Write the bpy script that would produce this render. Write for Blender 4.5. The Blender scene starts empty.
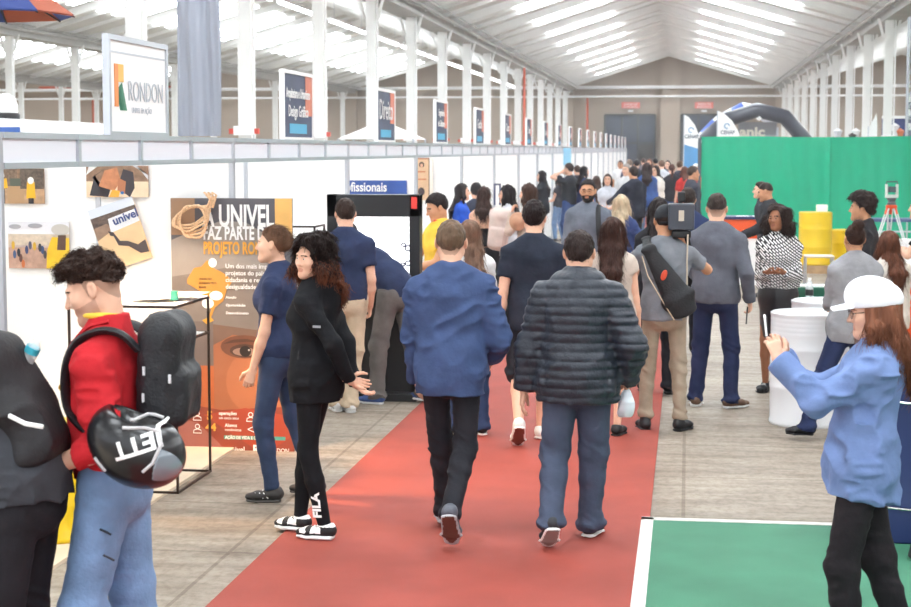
import bpy, math, random
import numpy as np
from mathutils import Vector, Matrix

random.seed(7)
RNG = np.random.RandomState(11)
SC = bpy.context.scene
COL = SC.collection
PI = math.pi

# ------------------------------------------------------------------ camera, world, exposure
F_PX, W_PX, H_PX = 1650.0, 911, 607
CAM_Z = 2.14
TH = math.atan((303.5 - 150.0) / F_PX)
PS = math.atan(232.5 * math.cos(TH) / F_PX)
R_ = np.array([math.cos(PS), math.sin(PS), 0.0])
F_ = np.array([-math.sin(PS) * math.cos(TH), math.cos(PS) * math.cos(TH), -math.sin(TH)])
U_ = np.cross(R_, F_)
CAM_P = np.array([0.0, 0.0, CAM_Z])

cam_data = bpy.data.cameras.new('camera')
cam = bpy.data.objects.new('camera', cam_data)
COL.objects.link(cam)
cam_data.sensor_width = 36.0
cam_data.lens = F_PX * 36.0 / W_PX
cam_data.clip_end = 300
cam_data.dof.use_dof = True
cam_data.dof.focus_distance = 9.4
cam_data.dof.aperture_fstop = 5.6
m = Matrix.Identity(4)
for i in range(3):
    m[i][0], m[i][1], m[i][2], m[i][3] = R_[i], U_[i], -F_[i], CAM_P[i]
cam.matrix_world = m
SC.camera = cam

world = bpy.data.worlds.new('world')
SC.world = world
world.use_nodes = True
bg = world.node_tree.nodes['Background']
bg.inputs[0].default_value = (0.88, 0.93, 1.0, 1)
bg.inputs[1].default_value = 1.8

SC.view_settings.view_transform = 'Standard'
SC.view_settings.look = 'None'
SC.view_settings.exposure = 0.32
SC.view_settings.gamma = 1.0
SC.view_settings.use_curve_mapping = False
SC.cycles.use_denoising = True
SC.cycles.max_bounces = 8
SC.cycles.diffuse_bounces = 4
SC.cycles.glossy_bounces = 3
SC.cycles.transparent_max_bounces = 6
SC.cycles.sample_clamp_indirect = 6.0
SKY_E = 8.5        # radiance of the roof lights


def ray(px, py):
    d = R_ * ((px - 455.5) / F_PX) - U_ * ((py - 303.5) / F_PX) + F_
    return d


def floor_at(px, py, z=0.0):
    d = ray(px, py)
    t = (z - CAM_Z) / d[2]
    p = CAM_P + d * t
    return Vector((p[0], p[1], z))


def at_y(px, py, Y):
    d = ray(px, py)
    t = Y / d[1]
    p = CAM_P + d * t
    return Vector(p)


def spot(px, s):
    """floor point under pixel column px where one metre is s pixels"""
    return floor_at(px, 150 + CAM_Z * s)


# ------------------------------------------------------------------ materials
def lin(c):
    return c / 12.92 if c <= 0.04045 else ((c + 0.055) / 1.055) ** 2.4


def rgb(r, g, b):
    return (lin(r / 255.0), lin(g / 255.0), lin(b / 255.0))


MATS = {}


def mat(name, c, rough=0.6, metal=0.0, var=0.0, vscale=8.0, bump=0.0, bscale=60.0, emit=0.0,
        stretch=None, spec=0.5, alpha=1.0, trans=0.0, coat=0.0, sheen=0.0):
    if name in MATS:
        return MATS[name]
    mt = bpy.data.materials.new(name)
    mt.use_nodes = True
    nt = mt.node_tree
    b = nt.nodes['Principled BSDF']
    b.inputs['Base Color'].default_value = (*c, 1)
    b.inputs['Roughness'].default_value = rough
    b.inputs['Metallic'].default_value = metal
    b.inputs['Specular IOR Level'].default_value = spec
    if coat:
        b.inputs['Coat Weight'].default_value = coat
    if sheen:
        b.inputs['Sheen Weight'].default_value = sheen
    if trans:
        b.inputs['Transmission Weight'].default_value = trans
    if alpha < 1:
        b.inputs['Alpha'].default_value = alpha
    if emit:
        b.inputs['Emission Color'].default_value = (*c, 1)
        b.inputs['Emission Strength'].default_value = emit
    if var or bump:
        tc = nt.nodes.new('ShaderNodeTexCoord')
        mp = nt.nodes.new('ShaderNodeMapping')
        nt.links.new(tc.outputs['Object'], mp.inputs[0])
        if stretch:
            mp.inputs['Scale'].default_value = stretch
    if var:
        n = nt.nodes.new('ShaderNodeTexNoise')
        n.inputs['Scale'].default_value = vscale
        n.inputs['Detail'].default_value = 5
        nt.links.new(mp.outputs[0], n.inputs['Vector'])
        r = nt.nodes.new('ShaderNodeValToRGB')
        r.color_ramp.elements[0].position = 0.3
        r.color_ramp.elements[1].position = 0.72
        r.color_ramp.elements[0].color = (*[x * (1 - var) for x in c], 1)
        r.color_ramp.elements[1].color = (*[min(1, x * (1 + var)) for x in c], 1)
        nt.links.new(n.outputs['Fac'], r.inputs[0])
        nt.links.new(r.outputs[0], b.inputs['Base Color'])
    if bump:
        n = nt.nodes.new('ShaderNodeTexNoise')
        n.inputs['Scale'].default_value = bscale
        n.inputs['Detail'].default_value = 3
        nt.links.new(mp.outputs[0], n.inputs['Vector'])
        bp = nt.nodes.new('ShaderNodeBump')
        bp.inputs['Strength'].default_value = bump
        bp.inputs['Distance'].default_value = 0.01
        nt.links.new(n.outputs['Fac'], bp.inputs['Height'])
        nt.links.new(bp.outputs[0], b.inputs['Normal'])
    MATS[name] = mt
    return mt


def cloth(r, g, b, rough=0.85, var=0.16):
    return mat('cloth_%d_%d_%d' % (r, g, b), rgb(r, g, b), rough, var=var, vscale=9, bump=0.35, bscale=38, spec=0.25)


# ------------------------------------------------------------------ mesh building
class MB:
    def __init__(self):
        self.v, self.f, self.m, self.mi = [], [], [], 0

    def mat(self, i):
        self.mi = i
        return self

    def add(self, vs, fs):
        o = len(self.v)
        self.v += [tuple(p) for p in vs]
        self.f += [tuple(i + o for i in f) for f in fs]
        self.m += [self.mi] * len(fs)
        return self

    def box(self, x0, x1, y0, y1, z0, z1, M=None):
        vs = [Vector((x, y, z)) for z in (z0, z1) for y in (y0, y1) for x in (x0, x1)]
        if M is not None:
            vs = [M @ p for p in vs]
        return self.add(vs, [(0, 2, 3, 1), (4, 5, 7, 6), (0, 1, 5, 4), (2, 6, 7, 3), (0, 4, 6, 2), (1, 3, 7, 5)])

    def hexa(self, vs):
        return self.add(vs, [(0, 2, 3, 1), (4, 5, 7, 6), (0, 1, 5, 4), (2, 6, 7, 3), (0, 4, 6, 2), (1, 3, 7, 5)])

    def tube(self, path, r, n=8, closed=False, flat=1.0, up=None):
        path = [Vector(p) for p in path]
        N = len(path)
        rs = r if isinstance(r, (list, tuple)) else [r] * N
        vs = []
        prev = None
        for i, p in enumerate(path):
            a = path[(i - 1) % N] if (i > 0 or closed) else p
            b = path[(i + 1) % N] if (i < N - 1 or closed) else p
            t = (b - a)
            if t.length < 1e-9:
                t = Vector((0, 0, 1))
            t.normalize()
            if prev is None:
                u = Vector(up) if up else (Vector((0, 0, 1)) if abs(t.z) < 0.9 else Vector((1, 0, 0)))
            else:
                u = prev
            u = (u - t * u.dot(t))
            if u.length < 1e-6:
                u = t.orthogonal()
            u.normalize()
            prev = u
            w = t.cross(u)
            for k in range(n):
                a_ = 2 * PI * k / n
                vs.append(p + (u * math.cos(a_) * flat + w * math.sin(a_)) * rs[i])
        fs = []
        for i in range(N if closed else N - 1):
            for k in range(n):
                a0 = i * n + k
                a1 = i * n + (k + 1) % n
                j = (i + 1) % N
                fs.append((a0, a1, j * n + (k + 1) % n, j * n + k))
        if not closed:
            fs.append(tuple(range(n - 1, -1, -1)))
            fs.append(tuple((N - 1) * n + k for k in range(n)))
        return self.add(vs, fs)

    def lathe(self, prof, c=(0, 0, 0), n=32, M=None, cap=True):
        vs, fs = [], []
        for (r, z) in prof:
            for k in range(n):
                a = 2 * PI * k / n
                vs.append(Vector((c[0] + r * math.cos(a), c[1] + r * math.sin(a), c[2] + z)))
        if M is not None:
            vs = [M @ p for p in vs]
        for i in range(len(prof) - 1):
            for k in range(n):
                fs.append((i * n + k, i * n + (k + 1) % n, (i + 1) * n + (k + 1) % n, (i + 1) * n + k))
        if cap:
            fs.append(tuple(range(n - 1, -1, -1)))
            fs.append(tuple((len(prof) - 1) * n + k for k in range(n)))
        return self.add(vs, fs)

    def prism(self, poly, y0, y1, M=None):
        """polygon in x,z extruded along y from y0 (front) to y1"""
        n = len(poly)
        vs = [Vector((x, y0, z)) for x, z in poly] + [Vector((x, y1, z)) for x, z in poly]
        if M is not None:
            vs = [M @ p for p in vs]
        fs = [tuple(range(n)), tuple(range(2 * n - 1, n - 1, -1))]
        for i in range(n):
            j = (i + 1) % n
            fs.append((i, i + n, j + n, j))
        return self.add(vs, fs)

    def ball(self, c, r, n=12, M=None):
        rx, ry, rz = r if isinstance(r, (tuple, list)) else (r, r, r)
        vs, fs = [], []
        for i in range(n + 1):
            ph = PI * i / n
            for k in range(n * 2):
                a = PI * k / n
                vs.append(Vector((c[0] + rx * math.sin(ph) * math.cos(a), c[1] + ry * math.sin(ph) * math.sin(a), c[2] + rz * math.cos(ph))))
        if M is not None:
            vs = [M @ p for p in vs]
        w = 2 * n
        for i in range(n):
            for k in range(w):
                fs.append((i * w + k, (i + 1) * w + k, (i + 1) * w + (k + 1) % w, i * w + (k + 1) % w))
        return self.add(vs, fs)

    def build(self, name, mats, parent=None, smooth=False, bevel=0.0):
        me = bpy.data.meshes.new(name)
        me.from_pydata(self.v, [], self.f)
        if not isinstance(mats, (list, tuple)):
            mats = [mats]
        for mt in mats:
            me.materials.append(mt)
        if len(mats) > 1:
            me.polygons.foreach_set('material_index', self.m)
        if smooth:
            me.polygons.foreach_set('use_smooth', [True] * len(me.polygons))
        me.update()
        o = bpy.data.objects.new(name, me)
        COL.objects.link(o)
        if parent:
            o.parent = parent
        if bevel:
            bv = o.modifiers.new('bevel', 'BEVEL')
            bv.width = bevel
            bv.segments = 2
            bv.limit_method = 'ANGLE'
        if smooth:
            try:
                me.set_sharp_from_angle(angle=math.radians(50))
            except Exception:
                pass
        return o


def tag(o, label=None, cat=None, group=None, kind=None):
    if label:
        o['label'] = label
    if cat:
        o['category'] = cat
    if group:
        o['group'] = group
    if kind:
        o['kind'] = kind
    return o


def thing(name, label, cat, loc=(0, 0, 0), rotz=0.0, group=None):
    o = bpy.data.objects.new(name, None)
    COL.objects.link(o)
    o.location = loc
    o.rotation_euler = (0, 0, rotz)
    o.empty_display_size = 0.2
    return tag(o, label, cat, group)


def copy_tree(o, parent=None, loc=None, label=None):
    c = o.copy()
    COL.objects.link(c)
    c.parent = parent
    if loc is not None:
        c.location = loc
    if label:
        c['label'] = label
    for ch in [x for x in bpy.data.objects if x.parent == o]:
        copy_tree(ch, c)
    return c


def text(name, body, size, m, parent, loc, rot=(PI / 2, 0, 0), sx=1.0, align='LEFT', ext=0.001, spacing=1.0, bold=0.0, shear=0.0):
    cu = bpy.data.curves.new(name, 'FONT')
    cu.body = body
    cu.size = size
    cu.extrude = ext
    cu.align_x = align
    cu.space_character = spacing
    cu.offset = bold
    cu.shear = shear
    cu.resolution_u = 3
    cu.materials.append(m)
    tmp = bpy.data.objects.new(name, cu)
    me = bpy.data.meshes.new_from_object(tmp)
    bpy.data.objects.remove(tmp)
    o = bpy.data.objects.new(name, me)
    COL.objects.link(o)
    o.parent = parent
    o.location = loc
    o.rotation_euler = rot
    o.scale = (sx, 1, 1)
    return o


# ------------------------------------------------------------------ distance field engine
_T = np.random.RandomState(3).rand(32, 32, 32).astype(np.float32) * 2 - 1


def vnoise(x, y, z):
    xi, yi, zi = np.floor(x), np.floor(y), np.floor(z)
    fx, fy, fz = x - xi, y - yi, z - zi
    fx, fy, fz = [t * t * (3 - 2 * t) for t in (fx, fy, fz)]
    xi, yi, zi = [t.astype(np.int32) & 31 for t in (xi, yi, zi)]
    x1, y1, z1 = (xi + 1) & 31, (yi + 1) & 31, (zi + 1) & 31
    a = _T[xi, yi, zi] * (1 - fx) + _T[x1, yi, zi] * fx
    b = _T[xi, y1, zi] * (1 - fx) + _T[x1, y1, zi] * fx
    c = _T[xi, yi, z1] * (1 - fx) + _T[x1, yi, z1] * fx
    d = _T[xi, y1, z1] * (1 - fx) + _T[x1, y1, z1] * fx
    return (a * (1 - fy) + b * fy) * (1 - fz) + (c * (1 - fy) + d * fy) * fz


def V(*a):
    return np.array(a, float)


def spl(pts, n=5):
    """smooth curve through points"""
    p = [np.asarray(q, float) for q in pts]
    p = [2 * p[0] - p[1]] + p + [2 * p[-1] - p[-2]]
    out = []
    for i in range(1, len(p) - 2):
        for j in range(n):
            t = j / n
            out.append(.5 * (2 * p[i] + (p[i + 1] - p[i - 1]) * t + (2 * p[i - 1] - 5 * p[i] + 4 * p[i + 1] - p[i + 2]) * t * t + (3 * p[i] - p[i - 1] - 3 * p[i + 1] + p[i + 2]) * t ** 3))
    out.append(p[-2])
    return out


def ridge(x, y, z):
    return 1 - 2.4 * np.abs(vnoise(x, y, z))


def unit(v):
    v = np.asarray(v, float)
    n = np.linalg.norm(v)
    return v / n if n > 1e-9 else V(0, 0, 1)


class SDF:
    def __init__(self):
        self.p = []
        self.post = []

    def cap(self, p0, p1, r0, r1=None, k=0.02, side=None, e0=None, e1=None, flat0=False, flat1=False, op='add'):
        """elliptical capsule p0-p1; r = half width along side, e = half depth"""
        r1 = r0 if r1 is None else r1
        e0 = r0 if e0 is None else e0
        e1 = (e0 if e1 is None and e0 != r0 else r1) if e1 is None else e1
        p0, p1 = np.asarray(p0, float), np.asarray(p1, float)
        ax = p1 - p0
        L = np.linalg.norm(ax)
        ax = ax / L if L > 1e-6 else V(0, 0, 1)
        if side is None:
            side = V(1, 0, 0) if abs(ax[0]) < 0.8 else V(0, 1, 0)
        side = np.asarray(side, float)
        side = unit(side - ax * side.dot(ax))
        oth = np.cross(ax, side)
        R = max(r0, r1, e0, e1)
        lo = np.minimum(p0, p1) - R - 0.03
        hi = np.maximum(p0, p1) + R + 0.03

        def fn(X, Y, Z):
            qx, qy, qz = X - p0[0], Y - p0[1], Z - p0[2]
            w = qx * ax[0] + qy * ax[1] + qz * ax[2]
            u = qx * side[0] + qy * side[1] + qz * side[2]
            v = qx * oth[0] + qy * oth[1] + qz * oth[2]
            t = np.clip(w / max(L, 1e-6), 0, 1)
            a = r0 + (r1 - r0) * t
            b = e0 + (e1 - e0) * t
            mn = np.minimum(a, b)
            wo = w - t * L
            if flat0:
                wo = np.where(w < 0, 0, wo)
            if flat1:
                wo = np.where(w > L, 0, wo)
            d = (np.sqrt((u / a) ** 2 + (v / b) ** 2 + (wo / mn) ** 2) - 1) * mn
            if flat0:
                d = np.maximum(d, -w)
            if flat1:
                d = np.maximum(d, w - L)
            return d
        self.p.append((fn, lo, hi, k, op))
        return self

    def ell(self, c, r, k=0.02, M=None, op='add'):
        c = np.asarray(c, float)
        r = np.asarray(r, float) * np.ones(3)
        M = np.eye(3) if M is None else M
        mn = r.min()
        R = r.max()
        lo, hi = c - R - 0.03, c + R + 0.03

        def fn(X, Y, Z):
            qx, qy, qz = X - c[0], Y - c[1], Z - c[2]
            u = (qx * M[0, 0] + qy * M[1, 0] + qz * M[2, 0]) / r[0]
            v = (qx * M[0, 1] + qy * M[1, 1] + qz * M[2, 1]) / r[1]
            w = (qx * M[0, 2] + qy * M[1, 2] + qz * M[2, 2]) / r[2]
            return (np.sqrt(u * u + v * v + w * w) - 1) * mn
        self.p.append((fn, lo, hi, k, op))
        return self

    def cut(self, fn):
        """keep only where fn < 0, for everything added so far"""
        self.p.append((fn, V(-9, -9, -9), V(9, 9, 9), .01, 'max'))
        return self

    def rbox(self, c, h, r, k=0.02, M=None):
        """box with half sizes h and rounded edges r"""
        c, h = np.asarray(c, float), np.asarray(h, float)
        M = np.eye(3) if M is None else M
        R = np.linalg.norm(h)

        def fn(X, Y, Z):
            q = (X - c[0], Y - c[1], Z - c[2])
            out, ins = 0, None
            for i in range(3):
                u = np.abs(q[0] * M[0, i] + q[1] * M[1, i] + q[2] * M[2, i]) - h[i] + r
                out = out + np.maximum(u, 0) ** 2
                ins = u if ins is None else np.maximum(ins, u)
            return np.sqrt(out) + np.minimum(ins, 0) - r
        self.p.append((fn, c - R - .03, c + R + .03, k, 'add'))
        return self

    def bounds(self):
        lo = np.min([q[1] for q in self.p if q[4] == 'add'], axis=0)
        hi = np.max([q[2] for q in self.p if q[4] == 'add'], axis=0)
        return lo, hi

    def grid(self, xs, ys, zs):
        D = np.full((len(xs), len(ys), len(zs)), 0.25, np.float32)
        for fn, lo, hi, k, op in self.p:
            ia, ib = np.searchsorted(xs, lo[0]), np.searchsorted(xs, hi[0])
            ja, jb = np.searchsorted(ys, lo[1]), np.searchsorted(ys, hi[1])
            ka, kb = np.searchsorted(zs, lo[2]), np.searchsorted(zs, hi[2])
            if ia >= ib or ja >= jb or ka >= kb:
                continue
            X = xs[ia:ib, None, None]
            Y = ys[None, ja:jb, None]
            Z = zs[None, None, ka:kb]
            d = (fn(X, Y, Z) + 0 * (X + Y + Z)).astype(np.float32)
            A = D[ia:ib, ja:jb, ka:kb]
            if op == 'max':
                D[ia:ib, ja:jb, ka:kb] = np.maximum(A, d)
            elif op == 'add':
                h = np.maximum(k - np.abs(A - d), 0) / k
                D[ia:ib, ja:jb, ka:kb] = np.minimum(A, d) - h * h * k * 0.25
            else:
                d = -d
                h = np.maximum(k - np.abs(A - d), 0) / k
                D[ia:ib, ja:jb, ka:kb] = np.maximum(A, d) + h * h * k * 0.25
        for band, fn in self.post:
            if band is None:
                fn2 = fn(xs[:, None, None], ys[None, :, None], zs[None, None, :])
                D = np.maximum(D, fn2.astype(np.float32))
            else:
                I = np.nonzero(np.abs(D) < band)
                D[I] += fn(xs[I[0]], ys[I[1]], zs[I[2]]).astype(np.float32)
        return D

    def at(self, p):
        p = np.atleast_2d(p)
        D = np.full(len(p), .5)
        for fn, lo, hi, k, op in self.p:
            d = fn(p[:, 0], p[:, 1], p[:, 2])
            if op == 'max':
                D = np.maximum(D, d)
                continue
            if op == 'sub':
                D = np.maximum(D, -d)
                continue
            h = np.maximum(k - np.abs(D - d), 0) / k
            D = np.minimum(D, d) - h * h * k * .25
        return D

    def mesh(self, res, lo=None, hi=None, clip=None):
        """returns verts, faces. lo/hi limit the region"""
        a, b = self.bounds()
        if lo is not None:
            a = np.maximum(a, lo)
        if hi is not None:
            b = np.minimum(b, hi)
        n = [max(4, int(math.ceil((b[i] - a[i]) / res)) + 1) for i in range(3)]
        xs, ys, zs = [np.float32(a[i]) + np.arange(n[i], dtype=np.float32) * np.float32(res) for i in range(3)]
        D = self.grid(xs, ys, zs)
        return nets(D, xs, ys, zs)


def nets(D, xs, ys, zs):
    S = D < 0
    c = S[:-1, :-1, :-1].astype(np.int8)
    tot = np.zeros_like(c)
    for dx in (0, 1):
        for dy in (0, 1):
            for dz in (0, 1):
                tot += S[dx:S.shape[0] - 1 + dx, dy:S.shape[1] - 1 + dy, dz:S.shape[2] - 1 + dz]
    act = (tot > 0) & (tot < 8)
    I, J, K = np.nonzero(act)
    if len(I) == 0:
        return np.zeros((0, 3)), np.zeros((0, 4), int)
    idx = np.full(act.shape, -1, np.int32)
    idx[I, J, K] = np.arange(len(I))
    acc = np.zeros((len(I), 3))
    cnt = np.zeros(len(I))
    for axis in range(3):
        for o1 in (0, 1):
            for o2 in (0, 1):
                off = [0, 0, 0]
                oth = [q for q in range(3) if q != axis]
                off[oth[0]], off[oth[1]] = o1, o2
                a = D[I + off[0], J + off[1], K + off[2]]
                off2 = list(off)
                off2[axis] += 1
                b = D[I + off2[0], J + off2[1], K + off2[2]]
                mk = (a < 0) != (b < 0)
                t = np.where(mk, a / np.where(mk, a - b, 1), 0)
                pos = np.zeros((len(I), 3))
                pos[:, 0], pos[:, 1], pos[:, 2] = off[0], off[1], off[2]
                pos[:, axis] += t
                acc[mk] += pos[mk]
                cnt[mk] += 1
    acc /= cnt[:, None]
    V_ = np.empty((len(I), 3))
    for q, (ar, ii) in enumerate(((xs, I), (ys, J), (zs, K))):
        step = ar[1] - ar[0]
        V_[:, q] = ar[ii] + acc[:, q] * step
    Fs = []
    nx, ny, nz = S.shape
    for axis in range(3):
        sl_a = [slice(None)] * 3
        sl_b = [slice(None)] * 3
        sl_a[axis] = slice(0, -1)
        sl_b[axis] = slice(1, None)
        A, B = S[tuple(sl_a)], S[tuple(sl_b)]
        E = np.argwhere(A != B)
        oth = [q for q in range(3) if q != axis]
        ok = np.ones(len(E), bool)
        for q in oth:
            ok &= (E[:, q] > 0) & (E[:, q] < S.shape[q] - 1)
        E = E[ok]
        if len(E) == 0:
            continue
        inside = A[E[:, 0], E[:, 1], E[:, 2]]
        q1, q2 = oth
        def cell(d1, d2):
            C = E.copy()
            C[:, q1] -= d1
            C[:, q2] -= d2
            return idx[C[:, 0], C[:, 1], C[:, 2]]
        quad = np.stack([cell(1, 1), cell(0, 1), cell(0, 0), cell(1, 0)], 1)
        flip = inside if axis != 1 else ~inside
        quad[~flip] = quad[~flip][:, ::-1]
        Fs.append(quad)
    F = np.concatenate(Fs)
    F = F[(F >= 0).all(1)]
    return V_, F


def np_mesh(name, Vs, Fs, mats, parent=None, matidx=None, smooth=True, tris=None):
    me = bpy.data.meshes.new(name)
    nv, nf = len(Vs), len(Fs)
    nt = 0 if tris is None else len(tris)
    me.vertices.add(nv)
    me.vertices.foreach_set('co', np.asarray(Vs, np.float32).ravel())
    me.loops.add(nf * 4 + nt * 3)
    li = np.asarray(Fs, np.int32).ravel()
    if nt:
        li = np.concatenate([li, np.asarray(tris, np.int32).ravel()])
    me.loops.foreach_set('vertex_index', li)
    me.polygons.add(nf + nt)
    st = np.concatenate([np.arange(nf) * 4, nf * 4 + np.arange(nt) * 3]).astype(np.int32)
    me.polygons.foreach_set('loop_start', st)
    if not isinstance(mats, (list, tuple)):
        mats = [mats]
    for mt in mats:
        me.materials.append(mt)
    if matidx is not None:
        me.polygons.foreach_set('material_index', np.asarray(matidx, np.int32))
    me.update(calc_edges=True)
    if smooth:
        me.polygons.foreach_set('use_smooth', np.ones(nf + nt, bool))
    o = bpy.data.objects.new(name, me)
    COL.objects.link(o)
    if parent:
        o.parent = parent
    return o


def sdf_obj(name, sdf, res, mats, parent, matfn=None, **kw):
    v, f = sdf.mesh(res, **kw)
    mi = None
    if matfn is not None and len(f):
        c = v[f].mean(1)
        mi = matfn(c)
    return np_mesh(name, v, f, mats, parent, mi)
# ================================================================== the hall
EAVE, RIDGE = 5.6, 7.35
BX = [-43.2, -31.0, -18.8, -6.6, 4.98, 17.2]      # valley lines between the halls
YEND, YBACK = 92.0, -14.0


def floor_mat():
    mt = bpy.data.materials.new('concrete_floor')
    mt.use_nodes = True
    nt = mt.node_tree
    b = nt.nodes['Principled BSDF']
    tc = nt.nodes.new('ShaderNodeTexCoord')
    def noise(scale, st, det=6):
        mp = nt.nodes.new('ShaderNodeMapping')
        mp.inputs['Scale'].default_value = st
        nt.links.new(tc.outputs['Object'], mp.inputs[0])
        n = nt.nodes.new('ShaderNodeTexNoise')
        n.inputs['Scale'].default_value = scale
        n.inputs['Detail'].default_value = det
        n.inputs['Roughness'].default_value = 0.65
        nt.links.new(mp.outputs[0], n.inputs['Vector'])
        return n
    n1 = noise(0.9, (1, 1, 1))
    n2 = noise(2.6, (0.55, 2.4, 1), 9)
    n3 = noise(14.0, (1.5, 1, 1), 8)
    r1 = nt.nodes.new('ShaderNodeValToRGB')
    r1.color_ramp.elements[0].position, r1.color_ramp.elements[1].position = 0.3, 0.7
    r1.color_ramp.elements[0].color = (*rgb(146, 132, 118), 1)
    r1.color_ramp.elements[1].color = (*rgb(180, 170, 157), 1)
    nt.links.new(n1.outputs['Fac'], r1.inputs[0])
    r2 = nt.nodes.new('ShaderNodeValToRGB')
    r2.color_ramp.elements[0].position, r2.color_ramp.elements[1].position = 0.36, 0.60
    r2.color_ramp.elements[0].color = (0.34, 0.30, 0.26, 1)
    r2.color_ramp.elements[1].color = (1, 1, 1, 1)
    nt.links.new(n2.outputs['Fac'], r2.inputs[0])
    mx = nt.nodes.new('ShaderNodeMixRGB')
    mx.blend_type = 'MULTIPLY'
    mx.inputs[0].default_value = 0.55
    nt.links.new(r1.outputs[0], mx.inputs[1])
    nt.links.new(r2.outputs[0], mx.inputs[2])
    r3 = nt.nodes.new('ShaderNodeValToRGB')
    r3.color_ramp.elements[0].position, r3.color_ramp.elements[1].position = 0.38, 0.56
    r3.color_ramp.elements[0].color = (0.55, 0.5, 0.45, 1)
    r3.color_ramp.elements[1].color = (1, 1, 1, 1)
    nt.links.new(n3.outputs['Fac'], r3.inputs[0])
    mx2 = nt.nodes.new('ShaderNodeMixRGB')
    mx2.blend_type = 'MULTIPLY'
    mx2.inputs[0].default_value = 0.5
    nt.links.new(mx.outputs[0], mx2.inputs[1])
    nt.links.new(r3.outputs[0], mx2.inputs[2])
    # expansion joints of the slab
    br = nt.nodes.new('ShaderNodeTexBrick')
    br.offset = 0.0
    br.inputs['Color1'].default_value = (1, 1, 1, 1)
    br.inputs['Color2'].default_value = (0.9, 0.9, 0.9, 1)
    br.inputs['Mortar'].default_value = (0.45, 0.4, 0.36, 1)
    br.inputs['Scale'].default_value = 1.0
    br.inputs['Mortar Size'].default_value = 0.012
    br.inputs['Brick Width'].default_value = 2.4
    br.inputs['Row Height'].default_value = 1.2
    nt.links.new(tc.outputs['Object'], br.inputs[0])
    mx3 = nt.nodes.new('ShaderNodeMixRGB')
    mx3.blend_type = 'MULTIPLY'
    mx3.inputs[0].default_value = 0.6
    nt.links.new(mx2.outputs[0], mx3.inputs[1])
    nt.links.new(br.outputs[0], mx3.inputs[2])
    nt.links.new(mx3.outputs[0], b.inputs['Base Color'])
    b.inputs['Roughness'].default_value = 0.62
    bp = nt.nodes.new('ShaderNodeBump')
    bp.inputs['Strength'].default_value = 0.3
    bp.inputs['Distance'].default_value = 0.01
    nt.links.new(n3.outputs['Fac'], bp.inputs['Height'])
    nt.links.new(bp.outputs[0], b.inputs['Normal'])
    return mt


M_white = mat('white_laminate', rgb(246, 246, 246), 0.5)
M_alu = mat('aluminium', rgb(196, 200, 208), 0.35, 0.6)
M_colw = mat('white_painted_steel', rgb(236, 236, 234), 0.5, var=0.04, vscale=3)
M_roof = mat('roof_sheet', rgb(214, 212, 208), 0.6, var=0.05, vscale=0.8)
M_brown = mat('brown_render', rgb(178, 162, 146), 0.85, var=0.08, vscale=0.35, bump=0.1, bscale=6)
M_light = mat('roof_light', (.90, .96, 1.0), 0.5, emit=SKY_E)
M_black = mat('black_metal', rgb(24, 24, 26), 0.45)
M_dark = mat('dark_plastic', rgb(30, 31, 34), 0.4)
M_text = mat('white_letters', rgb(240, 240, 240), 0.6)
M_orange = mat('orange_vinyl', rgb(236, 88, 28), 0.55)
M_navy = mat('navy_paint', rgb(28, 42, 92), 0.5)
M_glass = mat('clear_plastic', (0.92, 0.96, 0.98), 0.08, alpha=0.35)

fl = MB().box(-45, 20, YBACK, YEND + 0.4, -0.3, 0).build('floor', floor_mat())
tag(fl, kind='structure')

wl = MB()
wl.box(-45, 20, YEND, YEND + 0.4, 0, 8.2)
for x in (-0.95, ):
    wl.box(x - 0.55, x + 0.5, YEND - 0.35, YEND, 0, 7.35)
for x in BX:
    wl.box(x - 0.3, x + 0.3, YEND - 0.3, YEND, 0, 5.6)
tag(wl.build('wall_far', M_brown), kind='structure')
tag(MB().box(17.2, 17.5, YBACK, YEND, 0, 5.9).build('wall_right', M_brown), kind='structure')
tag(MB().box(-43.5, -43.2, YBACK, YEND, 0, 5.9).build('wall_left', M_brown), kind='structure')

hz = bpy.data.materials.new('veil_volume')
hz.use_nodes = True
hz.node_tree.nodes.remove(hz.node_tree.nodes['Principled BSDF'])
vs_ = hz.node_tree.nodes.new('ShaderNodeVolumeScatter')
vs_.inputs['Density'].default_value = 0.0020
vs_.inputs['Color'].default_value = (1, 1, 1, 1)
hz.node_tree.links.new(vs_.outputs[0], hz.node_tree.nodes['Material Output'].inputs['Volume'])
ho = MB().box(-18.5, 9.5, 9.5, YEND - .6, .05, 5.5).build('veil_volume', hz)  # added scatter volume, imitates the overexposed veil over the distance
tag(ho, 'added thin haze volume giving the far hall its pale overexposed veil', 'haze', kind='stuff')

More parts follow.
